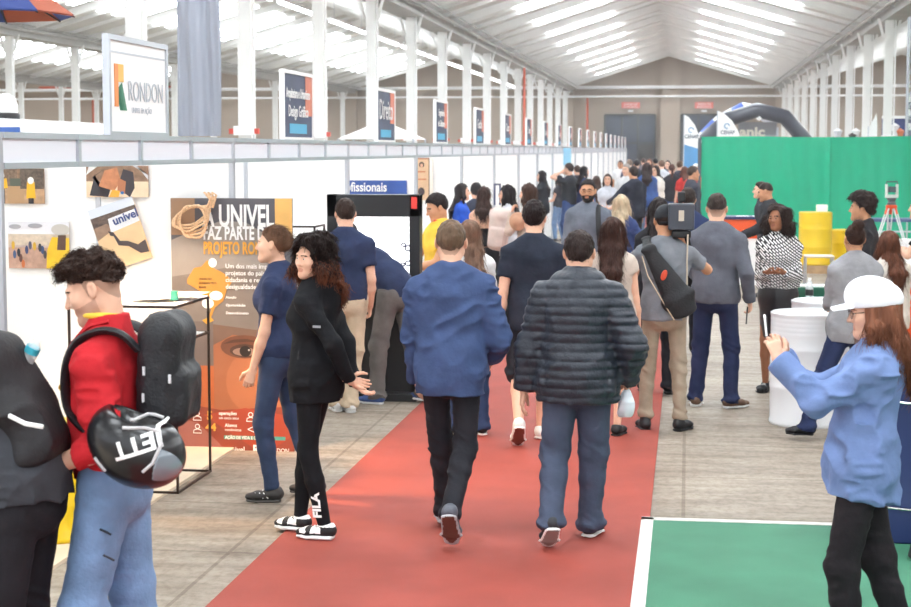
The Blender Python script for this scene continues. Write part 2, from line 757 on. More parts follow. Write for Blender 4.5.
n_tr = 0
for i in range(5):
    xa, xb = BX[i], BX[i + 1]
    xr = (xa + xb) / 2 if i != 3 else -1.1
    mb = MB()
    mb.hexa([Vector(p) for p in ((xa, YBACK, EAVE), (xr, YBACK, RIDGE), (xa, YEND, EAVE), (xr, YEND, RIDGE),
                                 (xa, YBACK, EAVE + .08), (xr, YBACK, RIDGE + .08), (xa, YEND, EAVE + .08), (xr, YEND, RIDGE + .08))])
    mb.hexa([Vector(p) for p in ((xr, YBACK, RIDGE), (xb, YBACK, EAVE), (xr, YEND, RIDGE), (xb, YEND, EAVE),
                                 (xr, YBACK, RIDGE + .08), (xb, YBACK, EAVE + .08), (xr, YEND, RIDGE + .08), (xb, YEND, EAVE + .08))])
    tag(mb.build('ceiling', M_roof), kind='structure')
    # rafters and purlins
    tr = MB()
    y = 9.8 - 25
    while y < YEND:
        for (p, q) in (((xa, EAVE), (xr, RIDGE)), ((xr, RIDGE), (xb, EAVE))):
            for dy, h, w in ((0, .22, .05), (1.67, .10, .03), (3.33, .10, .03)):
                if y + dy > YEND - .3 or y + dy < YBACK:
                    continue
                tr.hexa([Vector(v) for v in ((p[0], y + dy - w, p[1] - h), (q[0], y + dy - w, q[1] - h), (p[0], y + dy + w, p[1] - h), (q[0], y + dy + w, q[1] - h),
                                             (p[0], y + dy - w, p[1]), (q[0], y + dy - w, q[1]), (p[0], y + dy + w, p[1]), (q[0], y + dy + w, q[1]))])
        y += 5
    n_tr += 1
    tag(tr.build('trim_%d' % n_tr, M_colw), kind='structure')
    # roof lights: lit translucent sheets in the roof slope
    rl = MB()
    y = 9.8 - 20
    while y < YEND - 4:
        for dy in ((1.7, ) if i in (3, ) else (0.6, 1.9, 3.3)):
            hw = 1.15 if i == 3 else 0.24
            for sgn, xe in ((-1, xa), (1, xb)):
                a = xr + sgn * 1.5
                b = xr + sgn * (abs(xe - xr) * 0.68)
                za = RIDGE - (RIDGE - EAVE) * abs(a - xr) / abs(xe - xr) - .03
                zb = RIDGE - (RIDGE - EAVE) * abs(b - xr) / abs(xe - xr) - .03
                y0, y1 = y + dy + .83 - hw, y + dy + .83 + hw
                vs = [Vector(v) for v in ((a, y0, za - .03), (b, y0, zb - .03), (a, y1, za - .03), (b, y1, zb - .03), (a, y0, za), (b, y0, zb), (a, y1, za), (b, y1, zb))]
                if sgn < 0:
                    vs = [vs[j] for j in (1, 0, 3, 2, 5, 4, 7, 6)]
                rl.hexa(vs)
        y += 5
    tag(rl.build('window_%d' % (i + 1), M_light), kind='structure')

# valley gutters and long pipes
for i in (1, 2, 3, 4):
    n_tr += 1
    g = MB().box(BX[i] - .28, BX[i] + .28, YBACK, YEND, EAVE - .3, EAVE)
    sx = 1 if BX[i] < 0 else -1
    g.tube([(BX[i] + sx * .45, YBACK, EAVE - .12), (BX[i] + sx * .45, YEND, EAVE - .12)], .045)
    g.tube([(BX[i] + sx * .62, YBACK, EAVE - .02), (BX[i] + sx * .62, YEND, EAVE - .02)], .02)
    tag(g.build('trim_%d' % n_tr, mat('gutter_grey', rgb(168, 166, 162), 0.6, var=.1, vscale=1)), kind='structure')

# cross pipes by the far wall and warm red riser pipes
pp = MB()
for z, r in ((5.55, .09), (5.05, .06)):
    pp.tube([(-43, YEND - .8, z), (17, YEND - .8, z)], r)
tag(pp.build('trim_20', M_white), kind='structure')

ORD = ['first', 'second', 'third', 'fourth', 'fifth', 'sixth', 'seventh', 'eighth', 'ninth', 'tenth', 'eleventh', 'twelfth',
       'thirteenth', 'fourteenth', 'fifteenth', 'sixteenth', 'seventeenth', 'eighteenth', 'nineteenth', 'twentieth', 'twenty-first']


def column(x, y, label, group, both=True):
    t = thing('steel_column', label, 'column', (x, y, 0), 0, group)
    m_ = MB()
    h = EAVE - .3
    m_.box(-.10, .10, -.10, -.085, 0, h).box(-.10, .10, .085, .10, 0, h).box(-.012, .012, -.085, .085, 0, h)
    m_.box(-.08, .08, -.084, .084, 0, h)
    m_.build('shaft', M_colw, t)
    b_ = MB()
    for s in (-1, 1):
        b_.hexa([Vector(v) for v in ((s * .14 - .03, -.03, h - .42), (s * .14 + .03, -.03, h - .42), (s * .14 - .03, .03, h - .42), (s * .14 + .03, .03, h - .42),
                                     (s * .27 - .03, -.03, h + .05), (s * .27 + .03, -.03, h + .05), (s * .27 - .03, .03, h + .05), (s * .27 + .03, .03, h + .05))])
    b_.build('brace', M_colw, t)
    MB().tube([(.14, -.06, 2.3), (.14, -.06, h)], .02, 8).build('conduit', M_white, t)
    e = MB().mat(0).box(-.16, .16, -.16, -.105, 2.36, 2.50)
    e.mat(1).box(-.23, -.16, -.16, -.10, 2.38, 2.46).box(.16, .23, -.16, -.10, 2.38, 2.46)
    e.build('emergency_light', [M_white, mat('red_lens', rgb(214, 80, 66), .4)], t)
    return t


def yat(px, X):
    # depth of the plane X seen at pixel column px (at horizon height)
    d = ray(px, 150)
    return X / d[0] * d[1]


y0c = yat(138, -6.6)
c0 = None
for i in range(15):
    y = y0c + 5 * i
    if y > YEND - 1:
        break
    lab = 'white steel column in the row above the booths, %s from the left' % ORD[i]
    if c0 is None:
        c0 = column(-6.6, y, lab, 'columns above the white booths')
    else:
        copy_tree(c0, None, (-6.6, y, 0), lab)
y0r = yat(886.7, 4.85)
ys_ = [y0r + 5 * i for i in range(14) if y0r + 5 * i < YEND - 1]
for i, y in enumerate(ys_):
    c = copy_tree(c0, None, (4.85, y, 0), 'white steel column behind the green screen, %s from the right' % ORD[i])
    c['group'] = 'columns behind the green screen'
for j, X in enumerate((-18.8, -31.0)):
    for i in range(12):
        y = y0c + 25 + 5 * i
        if y > YEND - 1:
            break
        c = copy_tree(c0, None, (X, y, 0), 'distant white column with Y brace in the %s row beyond the booths, %s from the left' % (('second', 'third')[j], ORD[i]))
        c['group'] = 'distant columns of the neighbouring halls'

# red riser pipes
M_rust = mat('red_oxide_pipe', rgb(206, 92, 62), 0.6)
for k, (px, X, top) in enumerate(((524, -6.3, 5.3), (587, -5.5, 5.0), (823, 4.6, 1.0), (94, -38, 5.1), (80, -38.5, 5.1))):
    Y = yat(px, X) if k not in (1, 3, 4) else YEND - .5
    Xx = X if k not in (1, 3, 4) else at_y(px, 150, Y).x
    MB().tube([(0, 0, 0), (0, 0, top)], .07 if k != 0 else .05).build('riser_pipe', M_rust).location = (Xx, Y, 0)
    o = bpy.context.scene.objects[-1] if False else None
for k, o in enumerate([o for o in COL.objects if o.name.startswith('riser_pipe')]):
    tag(o, ('red riser pipe beside the columns above the booths', 'red riser pipe on the brown far wall left of the doors', 'red riser pipe among the right hand columns',
            'red riser pipe on the far left brown wall, right one of two', 'red riser pipe on the far left brown wall, left one of two')[k], 'pipe')
hp = MB().tube([(0, 0, 0), (9, 0, 0)], .09).build('wall_pipe', M_rust)
hp.location = (at_y(40, 85, YEND - .5).x, YEND - .6, at_y(40, 88, YEND - .5).z)
tag(hp, 'horizontal rust red pipe along the far left brown wall', 'pipe')

# far doors
def far_door(n, pxa, pxb, lab):
    a, b = at_y(pxa, 150, YEND).x, at_y(pxb, 150, YEND).x
    h = at_y(630, 115, YEND).z
    fr = MB().box(a, b, YEND - .42, YEND - .36, 0, h).build('door_%d' % n, mat('door_dark_glass', rgb(58, 64, 82), 0.25, var=.25, vscale=.7))
    tag(fr, kind='structure')
    w = b - a
    mm = MB()
    for f in (0, .34, .66, 1):
        mm.box(a + w * f - .05, a + w * f + .05, YEND - .5, YEND - .42, 0, h)
    for z in (h, h * .62, h * .36):
        mm.box(a, b, YEND - .5, YEND - .42, z - .05, z + .05)
    mm.build('door_frame', M_dark, fr)
    MB().box(a + w * .68, b - .1, YEND - .46, YEND - .43, 0, h * .6).build('door_leaf', mat('door_dark_panel', rgb(38, 30, 30), .6), fr)


far_door(1, 605, 655, '')
far_door(2, 681, 731, '')
for px, lab in ((631, 'red and white sign above the left far door'), (704, 'red and white sign above the right far door')):
    p = at_y(px, 105.5, YEND)
    t = thing('wall_sign', lab, 'sign', (p.x, YEND - .45, p.z), 0, 'signs above the far doors')
    MB().box(-.5, .5, -.03, 0, -.17, .17).build('panel', mat('sign_red', rgb(222, 110, 96), .5), t)
    text('lettering', 'SAÍDA DE', .17, M_text, t, (0, -.035, .0), align='CENTER')
    text('lettering', 'EMERGÊNCIA', .13, M_text, t, (0, -.035, -.14), align='CENTER')
    MB().box(-.15, .15, -.1, 0, -.36, -.26).build('lamp_housing', M_white, t)

# ------------------------------------------------------------------ carpets
def carpet_mat(name, c, c2):
    mt = mat(name, c, 0.75, var=.13, vscale=2.2, bump=.35, bscale=220, spec=.5)
    return mt


M_red = carpet_mat('red_carpet', rgb(156, 66, 54), None)
M_redl = mat('red_carpet_worn', rgb(206, 84, 66), .7, var=.1, vscale=1.0, bump=.3, bscale=220)
M_green = carpet_mat('green_carpet', rgb(64, 126, 98), None)
CXL, CXR = floor_at(220, 595).x, floor_at(654, 480).x
YC0 = 3.5
rc = MB().box(CXL, CXR, YC0, 86, 0, .012).build('red_carpet', M_red)
tag(rc, 'long red aisle carpet running down the middle of the hall', 'carpet')
gcorner = floor_at(650, 521)
gt = thing('green_carpet', 'green carpet with white taped edge at the lower right', 'carpet', (gcorner.x, gcorner.y, 0))
MB().box(0, 3.6, -4.2, 0, 0, .01).build('pile', M_green, gt)
tp = MB().box(-.05, .02, -4.2, 0.05, .0, .014).box(-.05, 3.6, -.02, .04, .0, .014)
tp.build('edge_tape', mat('worn_white_tape', rgb(214, 210, 204), .6, var=.15, vscale=20), gt)

# ------------------------------------------------------------------ booths on the left
XB = -3.21
Y1 = yat(231.5, XB)
PIT = (yat(461.5, XB) - Y1) / 3
HB0, HB1 = 2.05, 2.225
M_beige = mat('booth_floor', rgb(222, 204, 180), .7, var=.06, vscale=3)


def booth(y, k, lab):
    """open fronted booth from y-PIT to y; its far side wall stands at y"""
    t = thing('exhibition_booth', lab, 'booth', (XB, y, 0), 0, 'white booths along the aisle')
    w = MB()
    w.box(-3.0, 0, -.008, .008, .03, HB1)
    w.build('side_wall', M_white, t)
    MB().box(-3.02, -3.0, -PIT + .03, 0, .03, HB1).build('back_wall', M_white, t)
    MB().box(-.006, .006, -PIT + .02, -.02, HB0 + .02, HB1 - .02).build('fascia_panel', mat('fascia_white', rgb(228, 230, 238), .5), t)
    r = MB()
    for z in (HB0, HB1 - .03):
        r.box(-.02, .02, -PIT + .03, 0, z, z + .03)
    for q in (1, 2, 3):
        r.box(-.022, .022, -PIT * q / 4 - .02, -PIT * q / 4 + .02, HB0, HB1)
    r.build('fascia_rail', M_alu, t)
    for q in range(4 if k < 1 else 2):
        MB().tube([(-q * .99, 0, 0), (-q * .99, 0, HB1)], .025, 8).build('post', M_alu, t)
    MB().box(-3.0, 0, -.022, .022, .03, .07).box(-3.0, 0, -.022, .022, HB1 - .05, HB1).build('wall_rail', M_alu, t)
    if k < 6:
        MB().box(-2.98, 0.02, -PIT + .03, -.03, .0, .02).build('floor_panel', M_beige, t)
    return t


def booth_sign(y, kind, lab, lines):
    c = y - PIT * 0.5
    t = thing('booth_sign', lab, 'sign', (XB, c, HB1), 0, 'signs on top of the booths')
    h, w = .56, .5
    f = MB()
    f.box(-.02, .02, -w - .03, -w, 0, h).box(-.02, .02, w, w + .03, 0, h).box(-.02, .02, -w, w, h - .03, h).box(-.02, .02, -w, w, 0, .02)
    f.build('frame', M_alu if kind == 'w' else M_white, t)
    R = (PI / 2, 0, PI / 2)
    if kind == 'w':
        MB().box(-.008, .008, -w, w, .02, h - .03).build('panel', M_white, t)
        MB().box(.0, .012, -w, w, h - .1, h - .09).build('fold_line', M_alu, t)
        g = MB()
        g.mat(0).box(.008, .012, -.42, -.36, .16, .40)
        g.mat(1).hexa([Vector(v) for v in ((.008, -.33, .14), (.013, -.26, .14), (.008, -.33, .14), (.013, -.26, .14), (.008, -.40, .27), (.013, -.33, .27), (.008, -.40, .27), (.013, -.33, .27))])
        g.mat(2).box(.008, .012, -.36, -.27, .30, .40)
        g.mat(1).add([(.012, -.36, .27), (.012, -.29, .14), (.012, -.22, .14), (.012, -.30, .30)], [(0, 1, 2, 3)])
        g.build('emblem', [mat('emblem_orange', rgb(236, 150, 84), .5), mat('emblem_green', rgb(70, 140, 112), .5), mat('emblem_yellow', rgb(238, 190, 100), .5)], t)
        gm = mat('sign_grey_letters', rgb(190, 195, 204), .5)
        text('lettering', 'RONDON', .165, gm, t, (.012, -.20, .20), R, sx=.86)
        text('lettering', 'UNIVEL EM AÇÃO', .045, gm, t, (.012, -.14, .13), R, sx=1.0)
    else:
        MB().box(-.008, .008, -w, w, .02, h - .03).build('panel', mat('sign_slate', rgb(66, 74, 104), .5, var=.25, vscale=2), t)
        MB().mat(0).box(.008, .011, .26, w, .2, h - .03).build('orange_corner', mat('sign_peach', rgb(214, 126, 100), .5, var=.2, vscale=4), t)
        MB().box(.008, .011, -.3, .3, .05, .13).build('blue_band', mat('sign_cyan', rgb(84, 176, 214), .5), t)
        for j, l in enumerate(lines):
            text('lettering', l[0], l[1], M_text, t, (.013, 0, l[2]), R, sx=l[3], align='CENTER', bold=.002)
    return t


names = [('booth with photo boards and the tall cap poster', 7.6)]
for k in range(-1, 22):
    y = Y1 + PIT * k
    if y > 91.4:
        break
    lab = {-1: 'white booth nearest the camera at the left edge', 0: 'white booth whose wall carries the photographs and tall brown poster',
           1: 'white booth just beyond the tall brown poster', 2: 'white booth with the blue wall sign above the kiosk',
           3: 'white booth with the orange framed portrait banner'}.get(k, 'white booth further down the aisle, %s beyond the blue wall sign' % ORD[max(0, k - 3)])
    booth(y, k, lab)
    if k == 0:
        booth_sign(y, 'w', 'white sign panel reading RONDON above the left booth', None)
    elif k >= 1:
        L = {1: [('Arquitetura e Urbanismo', .115, .34, .72), ('Design Gráfico', .13, .19, .9)], 2: [('Direito', .30, .24, .9)],
             3: [('Engenharia', .12, .36, 1), ('de Software', .12, .22, 1)], 4: [('Gestão', .2, .25, 1)]}.get(k, [('Curso', .2, .25, 1)])
        lb = {1: 'dark sign reading Arquitetura above the booths, nearest dark one', 2: 'dark sign reading Direito above the booths',
              3: 'dark sign above the booths, next beyond the Direito sign'}.get(k, 'small dark sign above the far booths, %s beyond the Direito sign' % ORD[k - 3])
        booth_sign(y, 'd', lb, L)

# white booths of the next row seen over the fascia
for k, (x0, y0, l) in enumerate(((-10.5, 24, 9), (-11, 36, 8), (-11, 48, 30))):
    o = MB().box(0, .1, 0, l, 0, 2.42).box(-3, 0, 0, .1, 0, 2.42).build('back_partition', M_white)
    o.location = (x0, y0, 0)
    tag(o, ('white partition rising behind the left booth', 'white partition behind the Direito sign', 'long white partition far behind the booths')[k], 'partition')
wc = thing('white_canopy', 'low white canopy roof seen over the fascia at the far left', 'canopy', (at_y(-30, 130, 18).x, 18, 0))
wx = at_y(97, 130, 18).x - at_y(-30, 130, 18).x
MB().hexa([Vector(v) for v in ((0, 0, 2.28), (wx, 0, 2.28), (0, 1.2, 2.28), (wx, 1.2, 2.28), (0, .1, 2.52), (wx, .1, 2.44), (0, 1.1, 2.52), (wx, 1.1, 2.44))]).build('roof', M_white, wc)
MB().box(.1, .6, -.01, 0, 2.32, 2.40).build('blue_sign', mat('canopy_blue', rgb(70, 110, 190), .5), wc)
for sx in (.05, wx - .05):
    MB().tube([(sx, .1, 0), (sx, .1, 2.3)], .03).build('leg', M_alu, wc)
wd = thing('covered_machine', 'white rounded cover with dark base at the far left above the fascia', 'machine', (at_y(-2, 118, 18.2).x, 18.4, 2.5))
MB().lathe([(.17, 0), (.17, .05), (.15, .07)], n=18).build('base', M_dark, wd, True)
MB().lathe([(.15, .07), (.15, .16), (.12, .24), (.06, .29), (.001, .30)], n=18).build('cover', M_white, wd, True)
# tube lights hung in a line beyond the left columns
tl = thing('tube_light', 'white tube light hung beyond the left columns, first from the left', 'light', (-8.5, 14, 5.25), 0, 'tube lights beyond the left columns')
MB().box(-.06, .06, 0, 4.4, .0, .05).build('housing', M_white, tl)
MB().tube([(0, .05, -.03), (0, 4.35, -.03)], .045, 8).build('tube', mat('lit_tube', (.92, .97, 1), .5, emit=7.0), tl)
for yy in (.5, 3.9):
    MB().tube([(0, yy, .05), (0, yy, 1.0)], .006, 5).build('hanger', M_alu, tl)
for q in range(1, 14):
    copy_tree(tl, None, (-8.5, 14 + 5 * q, 5.25), 'white tube light hung beyond the left columns, %s from the left' % ORD[q])
# white tent
p = at_y(443, 140, 32)
tt = thing('white_tent', 'small white peaked tent behind the booths', 'tent', (p.x - 1.2, 32, 0))
MB().add([(-.75, -.75, 2.35), (.75, -.75, 2.35), (.75, .75, 2.35), (-.75, .75, 2.35), (0, 0, 2.72)], [(0, 1, 4), (1, 2, 4), (2, 3, 4), (3, 0, 4), (3, 2, 1, 0)]).build('canopy', M_white, tt)
for sx in (-.73, .73):
    for sy in (-.73, .73):
        MB().tube([(sx, sy, 0), (sx, sy, 2.36)], .02).build('leg', M_alu, tt)
# ================================================================== people
SKIN = {'light': rgb(226, 178, 152), 'fair': rgb(236, 192, 168), 'tan': rgb(200, 146, 112), 'brown': rgb(150, 98, 70), 'dark': rgb(112, 74, 54)}
for k_, c_ in SKIN.items():
    mat('skin_' + k_, c_, 0.5, var=.05, vscale=25, spec=.35)
    mat('lips_' + k_, tuple(a * b for a, b in zip(c_, (.80, .58, .57))), 0.4)
    mat('stubble_' + k_, tuple(a * b for a, b in zip(c_, (.74, .70, .70))), 0.7)
M_eyew = mat('eye_white', rgb(232, 228, 222), .25)
M_iris = mat('eye_iris', rgb(40, 26, 18), .2)


def hairmat(r, g, b):
    return mat('hair_%d_%d_%d' % (r, g, b), rgb(r, g, b), .5, var=.35, vscale=30, bump=.5, bscale=90, stretch=(1, 1, .25), spec=.15)


def rotm(ax, a):
    return np.array(Matrix.Rotation(a, 3, ax))


def ik(a, b, l1, l2, hint):
    a, b = np.asarray(a, float), np.asarray(b, float)
    d = b - a
    L = np.linalg.norm(d)
    mx = (l1 + l2) * .998
    if L > mx:
        b = a + d / L * mx
        d = b - a
        L = mx
    u = d / L
    x = (l1 * l1 - l2 * l2 + L * L) / (2 * L)
    h = math.sqrt(max(l1 * l1 - x * x, 0))
    n = np.asarray(hint, float)
    n = n - u * n.dot(u)
    return a + u * x + unit(n) * h, b


def hand_sdf(S, w, d, pn, side, curl, k, spread=.25, grip=0.0):
    """w wrist, d finger direction, pn palm normal (palm faces along pn), side +1 = thumb on the d x pn side"""
    d = unit(d)
    pn = unit(pn - d * np.dot(pn, d))
    t = np.cross(d, pn) * side
    f = k
    S.cap(w - d * .03 * f, w + d * .012 * f, .026 * f, .026 * f, side=t, e0=.02 * f, e1=.019 * f, k=.01)
    S.cap(w + d * .012 * f, w + d * .085 * f, .028 * f, .038 * f, side=t, e0=.018 * f, e1=.013 * f, k=.012)
    lens = (.066, .076, .071, .055)
    offs = (.028, .0095, -.0095, -.028)
    for q in range(4):
        p = w + d * (.083 - .004 * abs(q - 1)) * f + t * offs[q] * f
        dd = unit(d + t * spread * offs[q] * 6)
        a = 0
        c = curl * (1 + .12 * q)
        for s_, fr in enumerate((.45, .31, .24)):
            a += c * (.7, 1.0, .8)[s_]
            dir_ = dd * math.cos(a) + pn * math.sin(a)
            n = p + dir_ * lens[q] * fr * f
            r = (.0092, .0084, .0076, .0066)
            S.cap(p, n, r[s_] * f, r[s_ + 1] * f, k=.0035)
            p = n
    p = w + d * .022 * f + t * .024 * f + pn * .006 * f
    dirs = (unit(d * .7 + t * .75 + pn * .35), unit(d * .95 + t * .35 + pn * (.35 + grip)), unit(d * 1.0 + t * .05 + pn * (.35 + grip * 1.4)))
    for dir_, L, r0, r1 in zip(dirs, (.04, .034, .026), (.014, .0115, .0095), (.0115, .0095, .0075)):
        n = p + dir_ * L * f
        S.cap(p, n, r0 * f, r1 * f, k=.008)
        p = n


def head_sdf(S, c, M, f, female=False, nose=1.0, fine=True):
    def P(*a):
        return c + M @ (V(*a) * f)
    X = M[:, 0]
    S.ell(P(0, -.015, .032), V(.077, .095, .088) * f, M=M, k=.02)
    S.ell(P(0, .028, -.03), V(.059, .062, .084) * f, M=M, k=.03)
    jw = .046 if female else .051
    cz = -.098 if not female else -.094
    for s in (-1, 1):
        S.cap(P(s * jw, .0, -.05), P(s * .012, .066, cz), .022 * f, .019 * f, k=.03)
        S.ell(P(s * .036, .058, -.022), .027 * f, k=.03)
        S.cap(P(s * .040, .078, .026), P(s * .012, .088, .022), .009 * f, .009 * f, k=.014)
    S.ell(P(0, .074, cz), .017 * f, k=.02)
    for s in (-1, 1):
        S.ell(P(s * .031, .102, .004), .014 * f, k=.014, op='sub')
    for s in (-1, 1):
        S.ell(P(s * .030, .0785, .004), .0142 * f, k=.006)
    S.cap(P(0, .086, .014), P(0, .106 + .004 * nose, -.028), .008 * f, .0105 * f, k=.010)
    for s in (-1, 1):
        S.ell(P(s * .012, .094, -.032), .0085 * f, k=.007)
    if fine:
        for s in (-1, 1):
            S.ell(P(s * .030, .0945, .003), V(.0138, .009, .0058 if female else .005) * f, M=M @ rotm('Y', s * .08), k=.002, op='sub')
    S.cap(P(-.019, .084, -.057), P(.019, .084, -.057), .0065 * f, k=.006)
    S.cap(P(-.016, .083, -.067), P(.016, .083, -.067), .0072 * f, k=.006)
    for s in (-1, 1):
        Me = M @ rotm('Z', s * .35) @ rotm('X', .15)
        S.ell(P(s * .083, -.008, .0), V(.009, .020, .032) * f, M=Me, k=.008)
        S.ell(P(s * .093, -.004, .004), V(.006, .010, .018) * f, M=Me, k=.004, op='sub')
    return P


HL = {  # hairline height by depth (y: back to front)
    'short': ([-.12, -.08, -.05, -.022, -.005, .012, .022, .04, .06, .1], [-.06, -.062, -.03, .02, -.005, -.02, .034, .058, .074, .080]),
    'fade': ([-.12, -.08, -.05, -.022, 0, .012, .03, .05, .07, .1], [-.0, .0, .015, .03, .035, .03, .04, .05, .064, .068]),
    'up': ([-.12, -.08, -.05, -.03, -.01, .01, .03, .05, .07, .1], [-.06, -.06, -.04, .0, .01, .01, .035, .055, .068, .074]),
    'long': ([-.12, -.03, .0, .02, .045, .06, .1], [-.2, -.2, -.12, -.02, .04, .066, .086]),
}


def strands(v, f, n, length, thick, flow, curl=0.0, seed=0, seg=4, ok=None):
    """little locks lying on the hair surface; flow(p)->direction"""
    rng = np.random.RandomState(seed + 5)
    nrm = np.zeros_like(v)
    fn = np.cross(v[f[:, 2]] - v[f[:, 0]], v[f[:, 3]] - v[f[:, 1]])
    for q in range(4):
        np.add.at(nrm, f[:, q], fn)
    nrm /= np.maximum(np.linalg.norm(nrm, axis=1), 1e-9)[:, None]
    ids = rng.randint(0, len(v), n)
    if ok is not None:
        ids = ids[ok(v[ids])]
        n = len(ids)
    p = v[ids] + nrm[ids] * thick * .3
    N = nrm[ids]
    d = flow(p) + rng.randn(n, 3) * .25
    d -= N * (d * N).sum(1)[:, None] * .85
    d /= np.linalg.norm(d, axis=1)[:, None]
    B = np.cross(N, d)
    ph = rng.rand(n) * 6.28
    L = length * (.6 + .8 * rng.rand(n))
    rings = []
    for s in range(seg + 1):
        t = s / seg
        c = p + d * (L * t)[:, None] + N * (thick * 1.1 * math.sin(PI * t) - thick * .4 * t)
        if curl:
            c = c + B * (np.sin(ph + t * 7) * curl)[:, None] + N * (np.cos(ph + t * 7) * curl)[:, None]
        r = thick * (1 - .75 * t) * (0.5 if s == 0 else 1)
        ring = [c + (N * math.cos(a) * .6 + B * math.sin(a)) * r for a in (0, 2.094, 4.189)]
        rings.append(np.stack(ring, 1))
    R = np.stack(rings, 1).reshape(-1, 3)
    fs = []
    base = np.arange(n)[:, None] * (seg + 1) * 3
    for s in range(seg):
        for q in range(3):
            a, b = s * 3 + q, s * 3 + (q + 1) % 3
            fs.append(np.concatenate([base + a, base + b, base + b + 3, base + a + 3], 1))
    return R, np.concatenate(fs)


class Person:
    pass


def person(px, s, face, H, label, top=None, legs=None, hair=None, skin='light', female=False, lean=0.0, roll=0.0, twist=0.0,
           head=(0, 0, 0), hands=None, feet=None, shoes=None, build=1.0, group=None, beard=False, glasses=None, face_skin=True, seed=0,
           loc=None, outer=None, brow=True, res=None, hem=None, sleeves=None):
    """px, s: pixel column and pixels per metre where the feet stand; face: heading in degrees (0 = away from the camera, 90 = to the left)
    hands: {'L':dict(w=(x,y,z), hint=, d=, pn=, curl=)}; feet: {'L':dict(p=(x,y,z), yaw=, pitch=)}"""
    k = H / 1.75
    rs = res or min(max(1.35 / s, .0072), .022)
    hr = min(max(.72 / s, .0032), .012)
    near = s > 100
    L = floor_at(px, 150 + CAM_Z * s) if loc is None else Vector(loc)
    if loc is None and L.x > CXL and L.x < CXR:
        L.z = .012
    sw = (.152 if female else .174) * k * (1 + (build - 1) * .5)
    bd = build
    Rl = rotm('X', -lean)
    Rr = rotm('Y', roll)
    Rt = rotm('Z', twist)
    piv = V(0, 0, .95 * k)

    def T(p, w=1.0):
        p = V(*p) * k
        q = rotm('Y', roll * w) @ rotm('X', -lean * w) @ rotm('Z', twist * w) @ (p - piv)
        return q + piv

    MT = rotm('Y', roll) @ rotm('X', -lean) @ rotm('Z', twist)
    root = SDF()
    X = V(1, 0, 0)
    XT = MT @ X
    cw = (.138 if female else .155) * k * bd
    cd = (.100 if female else .112) * k * bd
    ww = (.118 if female else .142) * k * bd
    wd = (.088 if female else .103) * k * bd
    pw = (.168 if female else .162) * k * bd
    pd = (.122 if female else .115) * k * bd
    wa_z = 1.10
    rest = [((0, 0, .92), 0, pw, pd), ((0, -.005, 1.00), .15, pw * .96, pd), ((0, .005, wa_z), .55, ww, wd), ((0, .005, 1.26), .9, cw, cd), ((0, -.005, 1.36), 1, cw * .96, cd * .95), ((0, -.015, 1.43), 1, cw * .62, cd * .62)]

    def torso(S, inf, z0=None, mul=1.0, wsl=1.0, hipmul=1.0):
        pts = [(T(p, w), a * mul + inf, b * mul + inf) for p, w, a, b in rest]
        pts[0] = (pts[0][0], pts[0][1] * hipmul, pts[0][2] * hipmul)
        pts[1] = (pts[1][0], pts[1][1] * hipmul, pts[1][2] * hipmul)
        if wsl != 1.0:   # straight cut garment: waist as wide as chest
            a = max(pts[2][1], wsl * (pts[3][1] + pts[1][1]) / 2)
            pts[2] = (pts[2][0], a, max(pts[2][2], wsl * (pts[3][2] + pts[1][2]) / 2))
        for (p, a, b), (q, c, d) in zip(pts[:-1], pts[1:]):
            S.cap(p, q, a, c, side=XT if p[2] > 1.2 * k else X, e0=b, e1=d, k=.05)
        # shoulders
        for sg in (-1, 1):
            S.cap(T((0, -.012, 1.415)), Sh[sg] + V(0, 0, -.006), (.050 * k + inf * .9), (.040 * k * (0.92 if female else 1) + inf * .8), k=.05)
            S.cap(T((sg * .01, -.02, 1.47)), T((sg * .11, -.018, 1.415)), .036 * k + inf * .6, .026 * k + inf * .6, k=.06)

    Sh = {}
    for sg in (-1, 1):
        Sh[sg] = T((sg * sw / k, -.012, 1.372))
    if female:
        pass
    # head
    nb = T((0, -.018, 1.47))
    hy, hp, hro = head
    MH = rotm('Z', hy) @ rotm('X', -hp) @ rotm('Y', hro)
    up = unit(V(0, 0, 1) * (1 - .6) + (MT @ V(0, 0, 1)) * .6 + MT @ V(0, .1, 0))
    hf = .97 * (k ** .6) * (.96 if female else 1.0)
    hc = nb + up * .150 * k + (MH @ V(0, .028, 0)) * hf
    # arms
    hands = hands or {}
    arm = {}
    for nm, sg in (('L', -1), ('R', 1)):
        h = dict(w=(sg * (sw / k + .055), .07, .83), hint=(sg * .35, -1, 0), curl=.35)
        h.update(hands.get(nm, {}))
        w = V(*h['w']) * k
        el, w2 = ik(Sh[sg], w, .285 * k, .255 * k, h['hint'])
        d = unit(h['d']) if 'd' in h else unit(w2 - el)
        pn = V(*h['pn']) if 'pn' in h else V(-sg, 0.15, 0)
        arm[sg] = (Sh[sg], el, w2, d, pn, h)
    leg = {}
    feet = feet or {}
    for nm, sg in (('L', -1), ('R', 1)):
        h = dict(p=(sg * .10, 0, .085), yaw=-sg * .15, pitch=0.0, hint=(sg * .15, 1, 0))
        h.update(feet.get(nm, {}))
        hip = V(sg * .088 * k, 0, .93 * k)
        kn, an = ik(hip, V(*h['p']) * k, .435 * k, .42 * k, h['hint'])
        leg[sg] = (hip, kn, an, h)
    af = (.88 if female else 1.0) * (1 + (bd - 1) * .6) * k
    # ---- body
    B = SDF()
    torso(B, -.006)
